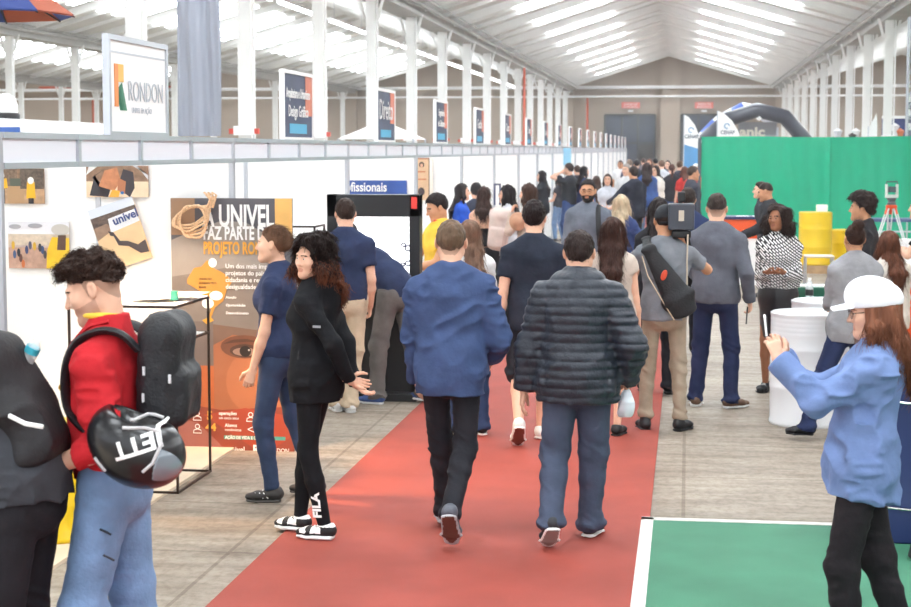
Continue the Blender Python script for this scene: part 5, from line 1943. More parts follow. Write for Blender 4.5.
# metal frame display stands with white boards
def stand(name, label, pa, pb, wid, hh, shelf):
    """pa/pb: near and far lower right corner pixels"""
    a, b = floor_at(*pa), floor_at(*pb)
    t = thing('display_stand', label, 'stand', (a.x, a.y, .02), 0)
    L = b.y - a.y
    f = MB()
    r = .007
    for x in (0, -wid):
        for y in (0, L):
            f.box(x - r, x + r, y - r, y + r, 0, hh)
    for z in (r, shelf, hh):
        for y in (0, L):
            f.box(-wid, 0, y - r, y + r, z - r, z + r)
        for x in (0, -wid):
            f.box(x - r, x + r, 0, L, z - r, z + r)
    f.build('frame', mat('dark_bronze_tube', rgb(52, 38, 32), .45, .3), t)
    MB().box(-wid, 0, 0, L, hh, hh + .012).build('top_panel', M_white, t)
    MB().box(-wid + .02, -.02, .02, L - .02, shelf - .006, shelf + .006).build('shelf', M_white, t)
    return t, L


st1, L1 = stand('display_stand', 'dark metal frame stand with white top beside the tall poster', (178, 497), (213, 475), .68, 1.16, .93)
pp_ = MB()
for j in range(5):
    pp_.mat(j % 3).box(-.36 + .05 * j, -.14 + .05 * j, .12 + .05 * j, .40 + .04 * j, 1.195 + .003 * j, 1.197 + .003 * j)
po = pp_.build('leaflets', [M_white, pm(220, 200, 180), pm(190, 196, 204)])
po.location = st1.location
tag(po, 'fan of paper leaflets on the white top of the frame stand', 'leaflets', kind='stuff')
bo = MB().box(-.06, -.02, .1, .13, 1.195, 1.25).build('sticker_block', pm(70, 170, 140))
bo.location = st1.location
tag(bo, 'small green block standing on the frame stand top', 'block')
st2, L2 = stand('display_stand', 'dark metal frame stand standing between the booth posts behind the two women', (316, 421), (324, 414), .34, 1.52, 1.0)

# touch kiosk
ka, kb = spot(320, 118), spot(416, 118)
kw = kb.x - ka.x
t = thing('touch_kiosk', 'black touch screen kiosk on which two men lean', 'kiosk', ((ka.x + kb.x) / 2, ka.y + .32, 0), .0)
hw = kw / 2
kh = 1.76
fr = MB().box(-hw, -hw + .09, 0, .16, 0, kh).box(hw - .09, hw, 0, .16, 0, kh).box(-hw, hw, 0, .16, kh - .19, kh).box(-hw, hw, 0, .16, .0, .95)
fr.box(-hw - .0, hw + .0, -.18, .34, 0, .06)
fr.build('cabinet', M_dark, t, bevel=.006)
MB().box(-hw + .09, hw - .09, .04, .16, .95, kh - .19).build('screen', mat('lit_screen', (1, 1, 1), .3, emit=1.4), t)
for (u, v, r) in ((.30, 1.30, .028), (.26, 1.33, .018), (.30, 1.17, .026), (.255, 1.16, .016)):
    MB().tube([(u + r * math.cos(a), .036, v + r * .8 * math.sin(a)) for a in np.linspace(0, 2 * PI, 11)[:-1]], .006, 4, closed=True).build('screen_graphic', pm(70, 74, 100), t)
MB().box(hw - .07, hw - .02, -.01, 0, kh - .12, kh - .02).build('red_helmet_patch', pm(230, 64, 56), t)  # flat red patch put in for the red helmet behind the kiosk

# wall signs in the next booths
Y3 = Y1 + 2 * PIT - .03
a, b = at_y(349.5, 215, Y3), at_y(407, 180.5, Y3)
tq, _ = canvas('wall_sign', 'blue wall sign with white letters fissionais above the kiosk', 'sign', (a.x - .25, Y3, a.z), b.x - a.x + .25, b.z - a.z, pm(50, 84, 160), [])
text('lettering', 'Profissionais', .155, M_text, tq, (.09, -.012, .285), sx=.80, bold=.003)
Y4 = Y1 + 3 * PIT - .03
a, b = at_y(416.5, 200, Y4), at_y(433, 158, Y4)
canvas('wall_banner', 'orange framed banner with small round portraits on a booth wall', 'banner', (a.x, Y4, a.z), b.x - a.x, b.z - a.z, pm(222, 186, 150, .06, 8),
       [(pm(166, 96, 60), rect(0, .97, 1, 1)), (pm(120, 84, 64), rect(.74, 0, .80, 1)), (pm(250, 240, 230), rect(.8, 0, 1, 1)), (pm(60, 46, 44), oval(.32, .84, .16, .07)), (pm(220, 170, 140), oval(.32, .82, .09, .05)), (pm(196, 110, 70), rect(.1, .66, .55, .69)), (pm(60, 50, 56), oval(.3, .2, .2, .1)), (pm(200, 120, 80), rect(.1, .48, .6, .51))])
Y5 = Y1 + 4 * PIT - .03
a = at_y(494, 205, Y5)
fr = MB().box(0, .03, -.02, 0, 0, .36).box(.09, .12, -.02, 0, 0, .36).box(0, .12, -.02, 0, .33, .36).build('wall_frame', pm(60, 70, 110))
fr.location = (a.x, Y5 - .02, a.z)
tag(fr, 'narrow dark blue frame on the white booth wall behind the girls', 'frame')
a = at_y(566, 165, 43)
fr = MB().box(0, .2, -.02, 0, 0, .44).build('hanging_sign', pm(150, 208, 236))
fr.location = (XB + .008, a.y, a.z)
tag(fr, 'pale blue hanging strip sign above the tall man in black', 'sign')

# grey draped cloth over the booth
ca, cb = at_y(178, 137, 15), at_y(222, 137, 15)
ch_ = 3.0
nx, nz = 36, 70
cw_ = cb.x - ca.x
cm = MB()
vs = []
for sgn in (0, 1):
    for j in range(nz + 1):
        for i in range(nx + 1):
            u, v = i / nx, j / nz
            z = v * ch_
            y = .030 * math.sin(u * 11 + .8 * math.sin(v * 4)) * (1 - .5 * v) + .03 * math.sin(20 * (v - 1.1 * (u - .5) ** 2)) * math.exp(-((v - .5) / .22) ** 2) * (1 - 4 * (u - .5) ** 2) + .008 * math.sin(u * 29 + v * 5)
            x = u * cw_ * (1 + .02 * math.sin(v * 9))
            vs.append((x, y + sgn * .006, z))
fs = []
n1 = (nx + 1) * (nz + 1)
for j in range(nz):
    for i in range(nx):
        q = j * (nx + 1) + i
        fs.append((q, q + 1, q + nx + 2, q + nx + 1))
        fs.append((n1 + q, n1 + q + nx + 1, n1 + q + nx + 2, n1 + q + 1))
cm.add(vs, fs)
co = cm.build('draped_cloth', mat('grey_satin', rgb(150, 155, 168), .42, .1, sheen=.3), None, True)
co.location = (ca.x, ca.y, 2.27)
tag(co, 'long grey satin cloth hanging above the booth fascia', 'cloth')

# parasol in the top left corner
pc = at_y(-12, 8, 14.5)
t = thing('parasol', 'blue and terracotta parasol cut by the top left corner', 'parasol', (pc.x, pc.y, .02))
zc = pc.z
ms = [mat('parasol_blue', rgb(58, 76, 140), .7), mat('parasol_terracotta', rgb(176, 92, 66), .7)]
cn = MB()
R = .78
for q in range(8):
    a0, a1 = 2 * PI * (q + .25) / 8, 2 * PI * (q + 1.25) / 8
    cn.mat(q % 2)
    for za, zb in ((0, 0), (-.012, -.012)):
        pts = [(0, 0, zc + .30 + za), (R * .55 * math.cos(a0), R * .55 * math.sin(a0), zc + .17 + za), (R * math.cos(a0), R * math.sin(a0), zc - .08 + za), (R * math.cos(a1), R * math.sin(a1), zc - .08 + za), (R * .55 * math.cos(a1), R * .55 * math.sin(a1), zc + .17 + za)]
        cn.add(pts, [(0, 1, 4), (1, 2, 3, 4)])
cn.build('canopy', ms, t)
MB().tube([(0, 0, 0), (0, 0, zc + .32)], .022).build('pole', M_dark, t)
rb = MB()
for q in range(8):
    a0 = 2 * PI * (q + .25) / 8
    rb.tube([(0, 0, zc + .27), (R * math.cos(a0), R * math.sin(a0), zc - .1)], .008, 5)
rb.tube([(.02, -.1, zc + .02), (.16, -.5, zc - .22)], .02, 6)
rb.build('ribs', M_dark, t)


# drums
def drum(label, mname, c, loc, r=.29, h=.88, group='steel drums'):
    t = thing('steel_drum', label, 'drum', loc, 0, group)
    prof = [(r * .97, 0), (r, .012), (r, .03), (r * .985, .04)]
    for zz in (.30, .32, .60, .62):
        z_ = zz * h / .88
        prof += [(r * .985, z_ - .022), (r * 1.0, z_ - .008), (r * 1.0, z_ + .008), (r * .985, z_ + .022)] if zz in (.30, .60) else []
    for q in range(4):
        z_ = (.72 + q * .035) * h / .88
        prof += [(r * .985, z_ - .012), (r * .993, z_), (r * .985, z_ + .012)]
    prof += [(r * .985, h - .03), (r, h - .02), (r, h - .004), (r * .96, h)]
    prof = sorted(set(prof), key=lambda q: q[1])
    MB().lathe(prof, n=48, cap=True).build('shell', mat(mname, c, .35, coat=.3), t, True)
    MB().lathe([(r * .94, 0), (r * .94, .004)], (0, 0, h + .0005), 40).build('lid', mat(mname, c, .35, coat=.3), t)
    MB().lathe([(.03, 0), (.03, .012), (.02, .014)], (r * .5, 0, h + .004), 16).build('bung', mat(mname, c, .35), t)
    return t


WH = rgb(236, 238, 242)
YL = rgb(238, 202, 24)
d1 = drum('large white steel drum in front beside the woman in the grey blazer', 'drum_white', WH, spot(806, 127.6))
p2 = spot(824, 118.5)
d2 = drum('white steel drum behind, carrying the water bottle', 'drum_white', WH, p2)
p3 = spot(814.5, 57)
MB_ = MB()
for q in range(5):
    MB_.box(-.4, .4, -.4 + q * .17, -.4 + q * .17 + .1, .11, .13)
pal = thing('pallet', 'low pallet beneath the tall yellow drum', 'pallet', p3)
MB_.build('deck_boards', mat('pallet_wood', rgb(176, 146, 110), .8, var=.2), pal)
MB().box(-.4, .4, -.4, -.3, 0, .11).box(-.4, .4, -.05, .05, 0, .11).box(-.4, .4, .3, .4, 0, .11).build('bearers', mat('pallet_wood', rgb(176, 146, 110), .8), pal)
d3 = drum('tall yellow steel drum before the green screen with white box on top', 'drum_yellow', YL, p3 + Vector((0, 0, .135)), h=.92)
d4 = drum('shorter yellow steel drum right of the tall yellow one', 'drum_yellow', YL, spot(846, 56), h=.72)
d5 = drum('yellow steel drum at the lower left behind the man in red', 'drum_yellow', YL, floor_at(64, 552) + Vector((-.16, .35, .02)), h=.60)
bx = MB().box(-.09, .1, -.07, .07, 0, .12).build('small_box', M_white, bevel=.008)
bx.location = p3 + Vector((.1, 0, .135 + .93))
tag(bx, 'small white box on top of the tall yellow drum', 'box')
# water bottle
bt = thing('water_bottle', 'small clear water bottle with dark label on the white drum', 'bottle', p2 + Vector((-.145, -.06, .886)))
MB().lathe([(.03, 0), (.033, .01), (.033, .11), (.031, .125), (.02, .155), (.012, .168)], n=20).build('bottle_body', M_glass, bt, True)
MB().lathe([(.0345, 0), (.0345, .05)], (0, 0, .04), 20).build('label_band', M_dark, bt, True)
MB().lathe([(.015, 0), (.015, .02)], (0, 0, .166), 14).build('bottle_cap', M_white, bt, True)

# green screen
gp = spot(700, 50)
t = thing('green_screen', 'long bright green fabric screen wall on the right', 'screen', (gp.x, gp.y, 0))
gm = mat('green_fabric', rgb(20, 172, 132), .8, var=.05, vscale=.6, sheen=.2)
gh = 2.40
for q in range(4):
    w0, w1 = q * 2.55, (q + 1) * 2.55
    nx = 60
    g = MB()
    vs, fs = [], []
    for j in range(13):
        for i in range(nx + 1):
            x = w0 + (w1 - w0) * i / nx
            z = gh * j / 12
            y = .012 * math.sin(x * 9 + z * .8) * (1 - .5 * j / 12) + .010 * math.sin(x * 23 + z * 1.4) - .05 * math.exp(-((x - w1 + .05) / .04) ** 2)
            vs.append((x, y, z + .012 * math.sin(x * 1.9) * (j == 12)))
    for j in range(12):
        for i in range(nx):
            a_ = j * (nx + 1) + i
            fs.append((a_, a_ + 1, a_ + nx + 2, a_ + nx + 1))
    n_ = len(vs)
    vs += [(x, y + .03, z) for x, y, z in vs]
    fs += [tuple(n_ + k for k in reversed(f)) for f in fs]
    g.add(vs, fs)
    g.box(w0, w1, .0, .03, gh - .03, gh - .005)
    g.build('fabric_panel', gm, t, True)
MB().box(-.07, -.01, -.03, .05, 0, gh - .02).build('end_post', pm(86, 92, 100), t)
MB().box(-.07, 10.2, .04, .07, gh - .12, gh - .06).build('top_rail', M_alu, t)

# orange counter with navy top
o0 = spot(743, 63)
t = thing('orange_counter', 'orange fronted counter with navy top in front of the green screen', 'counter', (o0.x, o0.y, 0))
MB().box(-.42, .36, -.02, .5, .74, 1.04).box(-.34, -.24, -.02, .0, .3, .74).build('orange_panel', M_orange, t)
MB().box(-.40, .34, .0, .48, 0, .74).build('cabinet', M_white, t)
MB().box(-.46, .42, -.05, .55, 1.045, 1.085).build('counter_top', M_navy, t)
text('lettering', 'univel', .1, pm(255, 190, 150), t, (-.02, -.025, .84), sx=1.1)
for k, (x, w) in enumerate(((-.12, .2), (.14, .16))):
    o = MB().box(0, w, 0, .15, 0, .006).build('paper_sheet', M_white)
    o.location = o0 + Vector((x, .05, 1.087 + .001 * k))
    tag(o, 'loose white sheet lying on the navy counter top', 'paper', 'sheets on the navy counter')
# right hand counters
o1 = spot(915, 92)
t = thing('orange_counter', 'orange counter cut by the right edge behind the cream cardigan', 'counter', (o1.x, o1.y, 0))
MB().box(-.22, .7, -.02, .4, 0, .87).build('orange_panel', M_orange, t)
MB().box(-.24, .72, -.04, .42, .87, .89).build('counter_top', M_white, t)
b2 = MB().box(-.14, .2, .0, .2, 0, .11).build('small_box', M_white, bevel=.006)
b2.location = o1 + Vector((0, .05, .892))
tag(b2, 'white box on the orange counter at the right edge', 'box')
o2 = spot(905, 73)
t = thing('navy_table', 'navy table with white boxes behind the curly haired young man', 'table', (o2.x, o2.y, 0))
MB().box(-.42, .8, 0, .6, .70, .76).box(-.40, .78, .02, .03, .45, .70).build('tabletop', M_navy, t)
for sx in (-.38, .76):
    for sy in (.04, .56):
        MB().tube([(sx, sy, 0), (sx, sy, .70)], .02).build('leg', M_alu, t)
for k, (x, w) in enumerate(((-.25, .44), (.24, .3))):
    o = MB().box(0, w, 0, .3, 0, .15).build('packing_box', M_white, bevel=.006)
    o.location = o2 + Vector((x, .08, .762))
    tag(o, ('wide white box at the left on the navy table', 'white box at the right on the navy table')[k], 'box')
o3 = spot(900, 58)
t = thing('steel_table', 'grey metal table with blue top standing before the green screen', 'table', (o3.x, o3.y, 0))
MB().box(-.5, .9, 0, .7, .90, .95).build('tabletop', pm(70, 84, 130), t)
for sx in (-.48, -.2, .1, .86):
    MB().tube([(sx, .02, 0), (sx, .02, .9)], .015).build('leg', M_alu, t)
MB().box(-.5, .9, .01, .03, .72, .75).build('cross_rail', M_alu, t)
# green table with papers behind the drum
o4 = spot(812, 98)
t = thing('green_table', 'dark green table with papers behind the white drums', 'table', (o4.x, o4.y, 0))
MB().box(-.30, .42, 0, .5, .70, .74).box(-.28, .40, .02, .04, .42, .70).build('tabletop', pm(20, 96, 74), t)
for sx in (-.28, .40):
    for sy in (.03, .47):
        MB().tube([(sx, sy, 0), (sx, sy, .7)], .018).build('leg', M_alu, t)
o = MB().box(0, .36, 0, .22, 0, .01).build('paper_sheet', M_white)
o.location = o4 + Vector((-.22, .1, .742))
tag(o, 'white papers lying on the green table behind the drum', 'paper')
ch = thing('tube_stool', 'low beige stool with bent tube legs before the yellow drums', 'stool', spot(818, 66))
MB().box(-.22, .22, -.2, .2, .52, .55).build('seat', pm(214, 200, 184), ch, bevel=.01)
for sx in (-.2, .2):
    MB().tube([(sx, -.22, 0), (sx, -.16, .53), (sx, .18, .53), (sx, .24, 0)], .012).build('leg', M_alu, ch)

# survey tripod with total station
tp_ = spot(889.5, 62)
t = thing('survey_tripod', 'orange and silver survey tripod before the green screen', 'tripod', tp_)
for q, a in enumerate((3.6, 5.6, 1.6)):
    e = Vector((.50 * math.cos(a), .50 * math.sin(a), 0))
    s_ = Vector((.06 * math.cos(a), .06 * math.sin(a), 1.22))
    lg = MB()
    n_ = Vector((-math.sin(a), math.cos(a), 0))
    for sg in (-1, 1):
        lg.mat(0).tube([s_ + n_ * .035 * sg, s_ + (e - s_) * .55 + n_ * .02 * sg], .011, 6)
    lg.mat(1).tube([s_ + (e - s_) * .70, e], .014, 6)
    lg.mat(2).tube([s_ + (e - s_) * .02, s_ + (e - s_) * .09], .028, 6)
    lg.build('leg', [pm(220, 224, 226), pm(232, 84, 40), pm(232, 84, 40)], t)
MB().lathe([(.08, 0), (.09, .01), (.09, .05), (.06, .06)], (0, 0, 1.2), 20).build('tripod_head', pm(236, 88, 44), t, True)
ts = thing('total_station', 'grey survey total station mounted on the orange tripod', 'instrument', tp_ + Vector((0, 0, 1.262)))
MB().lathe([(.07, 0), (.07, .03), (.055, .04), (.055, .07), (.075, .08), (.075, .11)], n=18).build('tribrach', pm(90, 96, 100), ts, True)
MB().box(-.1, -.065, -.05, .05, .11, .33).box(.065, .1, -.05, .05, .11, .33).box(-.1, .1, -.06, .05, .11, .16).build('yoke', pm(206, 212, 206), ts, bevel=.008)
MB().tube([(-.085, 0, .33), (-.085, 0, .37), (.085, 0, .37), (.085, 0, .33)], .012).build('carry_handle', pm(80, 86, 90), ts)
MB().tube([(0, -.09, .25), (0, .09, .25)], .038, 14).box(-.06, .06, -.04, .04, .2, .29).build('telescope', pm(70, 76, 84), ts)

# feather flags
for k, (px, top, lab) in enumerate(((690, 115, 'left white feather flag reading CENAP behind the green screen'), (727, 111, 'right white feather flag reading CENAP above the green screen'))):
    g = spot(px - (7 if k == 0 else 11), 40)
    t = thing('feather_flag', lab, 'flag', g, .1, 'feather flags')
    hh = CAM_Z + (150 - top) / 40.0
    w = .42 if k == 0 else .58
    pts = [(0, 0.9), (w * .9, 0.9), (w, hh - .9), (w * .92, hh - .55), (w * .62, hh - .25), (w * .25, hh - .06), (.0, hh)]
    MB().prism(pts, -.004, .004).build('sail', M_white, t)
    MB().prism([(0, .9), (w * .9, .9), (w * .99, hh - .86), (.0, hh - .74)], -.007, .007).build('blue_band', pm(92, 158, 214, .1, 3), t)
    MB().tube([(-.01, 0, 0), (-.01, 0, hh)], .014).build('pole', M_alu, t)
    em = MB().tube([(w * .40 + .06 * math.cos(a), -.01, hh - .38 + .06 * math.sin(a)) for a in np.linspace(0, 5, 12)], .012, 5).build('emblem', pm(60, 140, 190), t)
    text('lettering', 'CENAP', .13, pm(60, 84, 110), t, (w * .43, -.012, hh - .58), align='CENTER', sx=.85, bold=.002)

# inflatable arches and sponsor banner
def arch(lab, pix, s, r, m_, name='inflatable_arch'):
    pts = []
    b = spot(757, s)
    for px, py in pix:
        v = at_y(px, py, b.y)
        pts.append(Vector((v.x - b.x, 0, v.z)))
    pts = [Vector((pts[0].x - .1, 0, 0))] + pts + [Vector((pts[-1].x + .1, 0, 0))]
    t = thing(name, lab, 'arch', (b.x, b.y, 0))
    dense = []
    for a_, b_ in zip(pts[:-1], pts[1:]):
        for q in range(6):
            dense.append(a_.lerp(b_, q / 6))
    dense.append(pts[-1])
    MB().tube(dense, r, 16).build('tube', m_, t, True)
    return t, b


M_inf = mat('black_inflatable', rgb(52, 54, 66), .3, coat=.2)
a1, b1 = arch('large black inflatable arch rising behind the green screen', [(704, 140), (729, 119), (757, 110), (785, 117), (806, 141)], 30, .25, M_inf)
MB().tube([(-.06, -.27, 3.18), (0, -.28, 3.22), (.06, -.27, 3.18), (0, -.26, 3.12)], .04, 6, closed=True).build('badge', M_white, a1)
a2, b2_ = arch('white and blue inflatable arch behind the black one', [(700, 139), (720, 119), (743, 107), (757, 110), (770, 122)], 28, .17, mat('white_inflatable', rgb(222, 226, 234), .35))
for (pa, pb_) in (((704, 135), (716, 123)), ((733, 113), (744, 107))):
    va, vb = at_y(*pa, b2_.y), at_y(*pb_, b2_.y)
    MB().tube([(va.x - b2_.x, -.02, va.z), (vb.x - b2_.x, -.02, vb.z)], .19, 14).build('blue_band', pm(64, 100, 190), a2, True)
vb = at_y(738, 138, b1.y + .6)
ve = at_y(777, 122, b1.y + .6)
tq, _ = canvas('sponsor_banner', 'grey banner with pale letters anic inside the black arch', 'banner', (vb.x, vb.y, 0), ve.x - vb.x, ve.z, pm(186, 188, 192), [(pm(150, 152, 158), rect(0, .86, 1, 1))])
text('lettering', 'anic', .46, pm(240, 236, 222), tq, (.05, -.02, 2.60), sx=1.15, bold=.02)
MB().box((ve.x - vb.x) - .02 + .0, (ve.x - vb.x) + .06, -.01, .02, 0, 2.9).build('banner_pole', M_alu, tq)

# navy partition behind the right columns
np_ = at_y(790, 120, 47)
t = thing('navy_partition', 'navy partition with white top rim behind the right hand columns', 'partition', (5.3, 47, 0))
MB().box(0, 11.5, 0, .1, 0, 3.0).build('panel', mat('navy_panel', rgb(44, 60, 118), .6, var=.15, vscale=1), t)
MB().box(0, 11.5, -.03, .13, 3.0, 3.08).build('rim', M_white, t)
for k, (px, py, c) in enumerate(((856, 131, (230, 230, 232)), (872, 128, (200, 200, 210)), (895, 126, (226, 226, 230)), (900, 131, (206, 120, 84)), (889, 132, (70, 60, 60)), (853, 135, (60, 50, 50)), (838, 131, (214, 214, 220)))):
    v = at_y(px, py, 44)
    g = MB().lathe([(.10, 0), (.11, .05), (.08, v.z - .1), (.12, v.z), (.0, v.z + .08)], n=10)
    o = g.build('wrapped_figure', pm(*c), None, True)
    o.location = (v.x, 44, 0)
    tag(o, 'blurred wrapped display piece showing above the green screen, %s along' % ORD[k], 'display', 'display pieces above the green screen')
fg = spot(866, 44)
t = thing('feather_flag', 'small white pointed flag between the right hand columns', 'flag', fg, 0)
hz_ = at_y(870, 113, fg.y).z
MB().prism([(0, 1.0), (.18, 1.0), (.19, hz_ - .3), (.17, hz_), (.0, hz_ - .35)], -.004, .004).build('sail', M_white, t)
MB().tube([(-.01, 0, 0), (-.01, 0, hz_ - .3)], .012).build('pole', M_alu, t)

# lattice post at the right edge
lp = spot(909, 43)
t = thing('lattice_post', 'patterned lattice post at the upper right edge', 'post', lp)
l_ = MB()
for sx in (-.12, .12):
    for sy in (-.12, .12):
        l_.tube([(sx, sy, 0), (sx, sy, 5.2)], .02, 6)
l_.build('chords', M_alu, t)
l_ = MB()
for q in range(20):
    z = q * .26
    for sy in (-.12, .12):
        l_.tube([(-.12, sy, z), (.12, sy, z + .26)], .012, 5)
        l_.tube([(-.12, sy, z), (.12, sy, z)], .012, 5)
l_.build('lacing', M_alu, t)
l_ = MB()
for q in range(6):
    l_.mat(q % 2).box(-.1, .1, -.02, .02, 2.45 + q * .16, 2.6 + q * .16)
l_.build('checked_plates', [pm(120, 126, 140), M_white], t)

# navy stall and floor lamp at the lower right edge
nl = floor_at(893, 552)
t = thing('navy_counter', 'dark navy counter at the lower right edge behind the woman with the phone', 'counter', (nl.x, nl.y + .15, .01))
MB().box(-.2, 1.0, 0, .5, 0, .86).build('panel', M_navy, t, bevel=.01)
MB().box(-.22, 1.02, -.02, .52, .86, .89).build('counter_top', M_navy, t)
MB().tube([(-.2, -.03, .80), (.5, -.03, .74)], .008).tube([(-.2, -.03, .22), (.5, -.03, .16)], .008).build('chrome_rails', mat('chrome', (.8, .8, .82), .15, 1.0), t)
t = thing('floor_lamp_pod', 'small glowing lamp pod on the green carpet at the right edge', 'lamp', (nl.x + .17, nl.y - .2, .01))
MB().lathe([(.10, 0), (.12, .02), (.10, .10), (.09, .12)], n=20).build('lamp_housing', M_dark, t, True)
MB().lathe([(.09, 0), (.09, .05), (.05, .08), (0.005, .09)], (0, 0, .12), 20).build('lamp_dome', mat('lit_green_dome', (.75, 1.0, .85), .4, emit=2.5), t, True)

# warm spotlight in the first booth
t = thing('booth_spotlight', 'small spotlight clamped to the booth rail over the poster', 'spotlight', (XB - .28, Y1 - .75, 2.17))
MB().tube([(0, 0, .07), (0, 0, -.02)], .012).build('clamp', M_dark, t)
MB().lathe([(.02, 0), (.045, -.05), (.05, -.10)], (0, 0, -.02), 18, None, False).build('spot_head', M_dark, t, True)
for k, (x, y, e, tgt) in enumerate(((XB - .35, Y1 - 1.1, 60, (XB - .35, Y1, .1)), (XB - .3, Y1 - 1.4, 260, (XB + .7, Y1 - 1.1, 0)))):
    ld = bpy.data.lights.new('booth_spot_lamp', 'SPOT')
    ld.energy = e
    ld.color = (1.0, .62, .30)
    ld.spot_size = 1.6
    ld.spot_blend = .8
    ld.shadow_soft_size = .05
    lo = bpy.data.objects.new('booth_spot_lamp', ld)
    COL.objects.link(lo)
    lo.location = (x, y, 1.85)
    lo.rotation_euler = (Vector(tgt) - Vector((x, y, 1.85))).to_track_quat('-Z', 'Y').to_euler()

# ================================================================== things people wear and carry
def at_person(pr, name, label, cat, group=None):
    return thing(name, label, cat, pr.L, math.radians(pr.rot), group)


def local_obj(name, sdf, res, m_, parent, **kw):
    return sdf_obj(name, sdf, res, m_, parent, **kw)


def backpack(pr, label, m_, c, size, roll=0.0, name='backpack', zips=True, straps=True, res=.009):
    t = at_person(pr, name, label, 'backpack')
    S = SDF()
    c = V(*c)
    w, d, h = size
    ax = rotm('Y', roll) @ V(0, 0, 1)
    Mb = rotm('Y', roll) @ rotm('X', .06)
    S.rbox(c, (w, d, h / 2), min(.075, d * .8), M=Mb)
    S.rbox(c + Mb @ V(0, -d * .95, -h * .16), (w * .8, d * .45, h * .26), .035, k=.015, M=Mb)
    S.cap(c + Mb @ V(-w * .5, 0, h * .42), c + Mb @ V(w * .5, 0, h * .42), d * .8, k=.05)
    S.post.append((.03, lambda x, y, z: -.006 * ridge(x * 7, y * 7, z * 5) - .003 * vnoise(x * 25, y * 25, z * 25)))
    local_obj('bag_body', S, res, m_, t)
    T = pr.T
    MB().tube([c + ax * h * .44 + V(-.03, .05, 0), c + ax * h * .53 + V(0, .05, 0), c + ax * h * .44 + V(.03, .05, 0)], .009, 6).build('grab_handle', M_black, t, True)
    if straps:
        for sg in (-1, 1):
            pts = [(sg * .10, -.15, 1.40), (sg * .115, -.10, 1.458), (sg * .12, -.03, 1.475), (sg * .125, .055, 1.44), (sg * .13, .10, 1.34), (sg * .145, .09, 1.2), (sg * .16, -.02, 1.1), (sg * .12, -.13, 1.06)]
            MB().tube(spl([T(p, 1.0) for p in pts]), .034, 8, flat=.42, up=(0, 0, 1)).build('shoulder_strap', m_, t, True)
    if zips:
        z = MB()
        for (dx, dz) in ((.5, .12), (.55, -.12), (-.7, .05)):
            z.box(c[0] - w * 1.0 - .008, c[0] - w * .98 + .0, c[1] + d * dx - .004, c[1] + d * dx + .004, c[2] + h * dz - .03, c[2] + h * dz)
        z.build('zip_pulls', pm(210, 210, 214), t)
    return t


M_pack = mat('backpack_nylon', rgb(25, 26, 31), .6, bump=.4, bscale=80, var=.15)
r = Q['red']
backpack(r, 'black backpack worn by the young man in the red jacket', M_pack, (0, -.195, 1.335), (.155, .075, .39))
r = Q['lean']
cbk = r.T((0, -.20, 1.22), 1.0)
t = at_person(r, 'backpack', 'black backpack on the back of the man at the left edge', 'backpack')
S = SDF()
a0, a1 = r.T((0, -.12, 1.08), .7), r.T((0, -.15, 1.38), 1.0)
S.cap(a0, a1, .18, .16, e0=.10, e1=.09, k=.04)
S.post.append((.04, lambda x, y, z: -.012 * ridge(x * 6, y * 6, z * 6)))
local_obj('bag_body', S, .009, mat('dark_pack', rgb(30, 28, 32), .7, var=.2, bump=.3), t)
mk = MB().tube([a0 + V(-.19, .02, .12), a0 + V(-.196, -.04, .095), a0 + V(-.19, -.10, .085)], .008, 5)
mk.build('white_mark', M_white, t)
MB().lathe([(.022, 0), (.025, .02), (.025, .10), (.010, .13)], n=14, M=Matrix.Translation(Vector(a1) + Vector((.06, -.075, -.05))) @ Matrix.Rotation(.5, 4, 'X')).build('side_bottle', M_glass, t, True)
MB().lathe([(.026, 0), (.026, .025)], (0, 0, .075), 14, M=Matrix.Translation(Vector(a1) + Vector((.06, -.075, -.05))) @ Matrix.Rotation(.5, 4, 'X')).build('bottle_band', pm(60, 170, 190), t, True)

# helmet hung on the arm
r = Q['red']
el = r.arm[-1][1]
w_ = r.arm[-1][2]
hc = V(-.285, -.165, 1.120)
t = thing('motorcycle_helmet', 'glossy black motorcycle helmet with white JETT lettering hung on the forearm', 'helmet', r.L, math.radians(r.rot))
Mh = rotm('X', .42)      # crown tipped down and back
S = SDF()
S.ell(hc, V(.128, .170, .132), M=Mh, k=.02)
S.ell(hc + Mh @ V(0, .06, .03), V(.110, .115, .10), M=Mh, k=.04)
S.ell(hc + Mh @ V(0, .04, .12), V(.09, .10, .07), M=Mh, k=.02, op='sub')
S0 = S
local_obj('helmet_shell', S, .006, mat('gloss_black', rgb(22, 22, 26), .3, coat=.25), t)
S = SDF()
S.ell(hc + Mh @ V(0, -.04, .0), V(.128, .13, .10), M=Mh, k=.02)
hcq = hc
S.cut(lambda x, y, z: (y - hcq[1]) * 1.0 + .095 + .3 * (z - hcq[2]))
local_obj('visor', S, .006, mat('visor_grey', rgb(120, 130, 140), .1, coat=1.0), t)


HS_ = S0
def shell_pt(y, z, lift=.004):
    """point on the near side of the helmet at the given depth and height"""
    xs_ = np.linspace(-.52, -.20, 161)
    P_ = np.stack([xs_, np.full(161, y), np.full(161, z)], 1)
    D_ = HS_.at(P_)
    i = np.argmax(D_ < lift)
    return V(xs_[i] if D_[i] < lift else -.24, y, z)


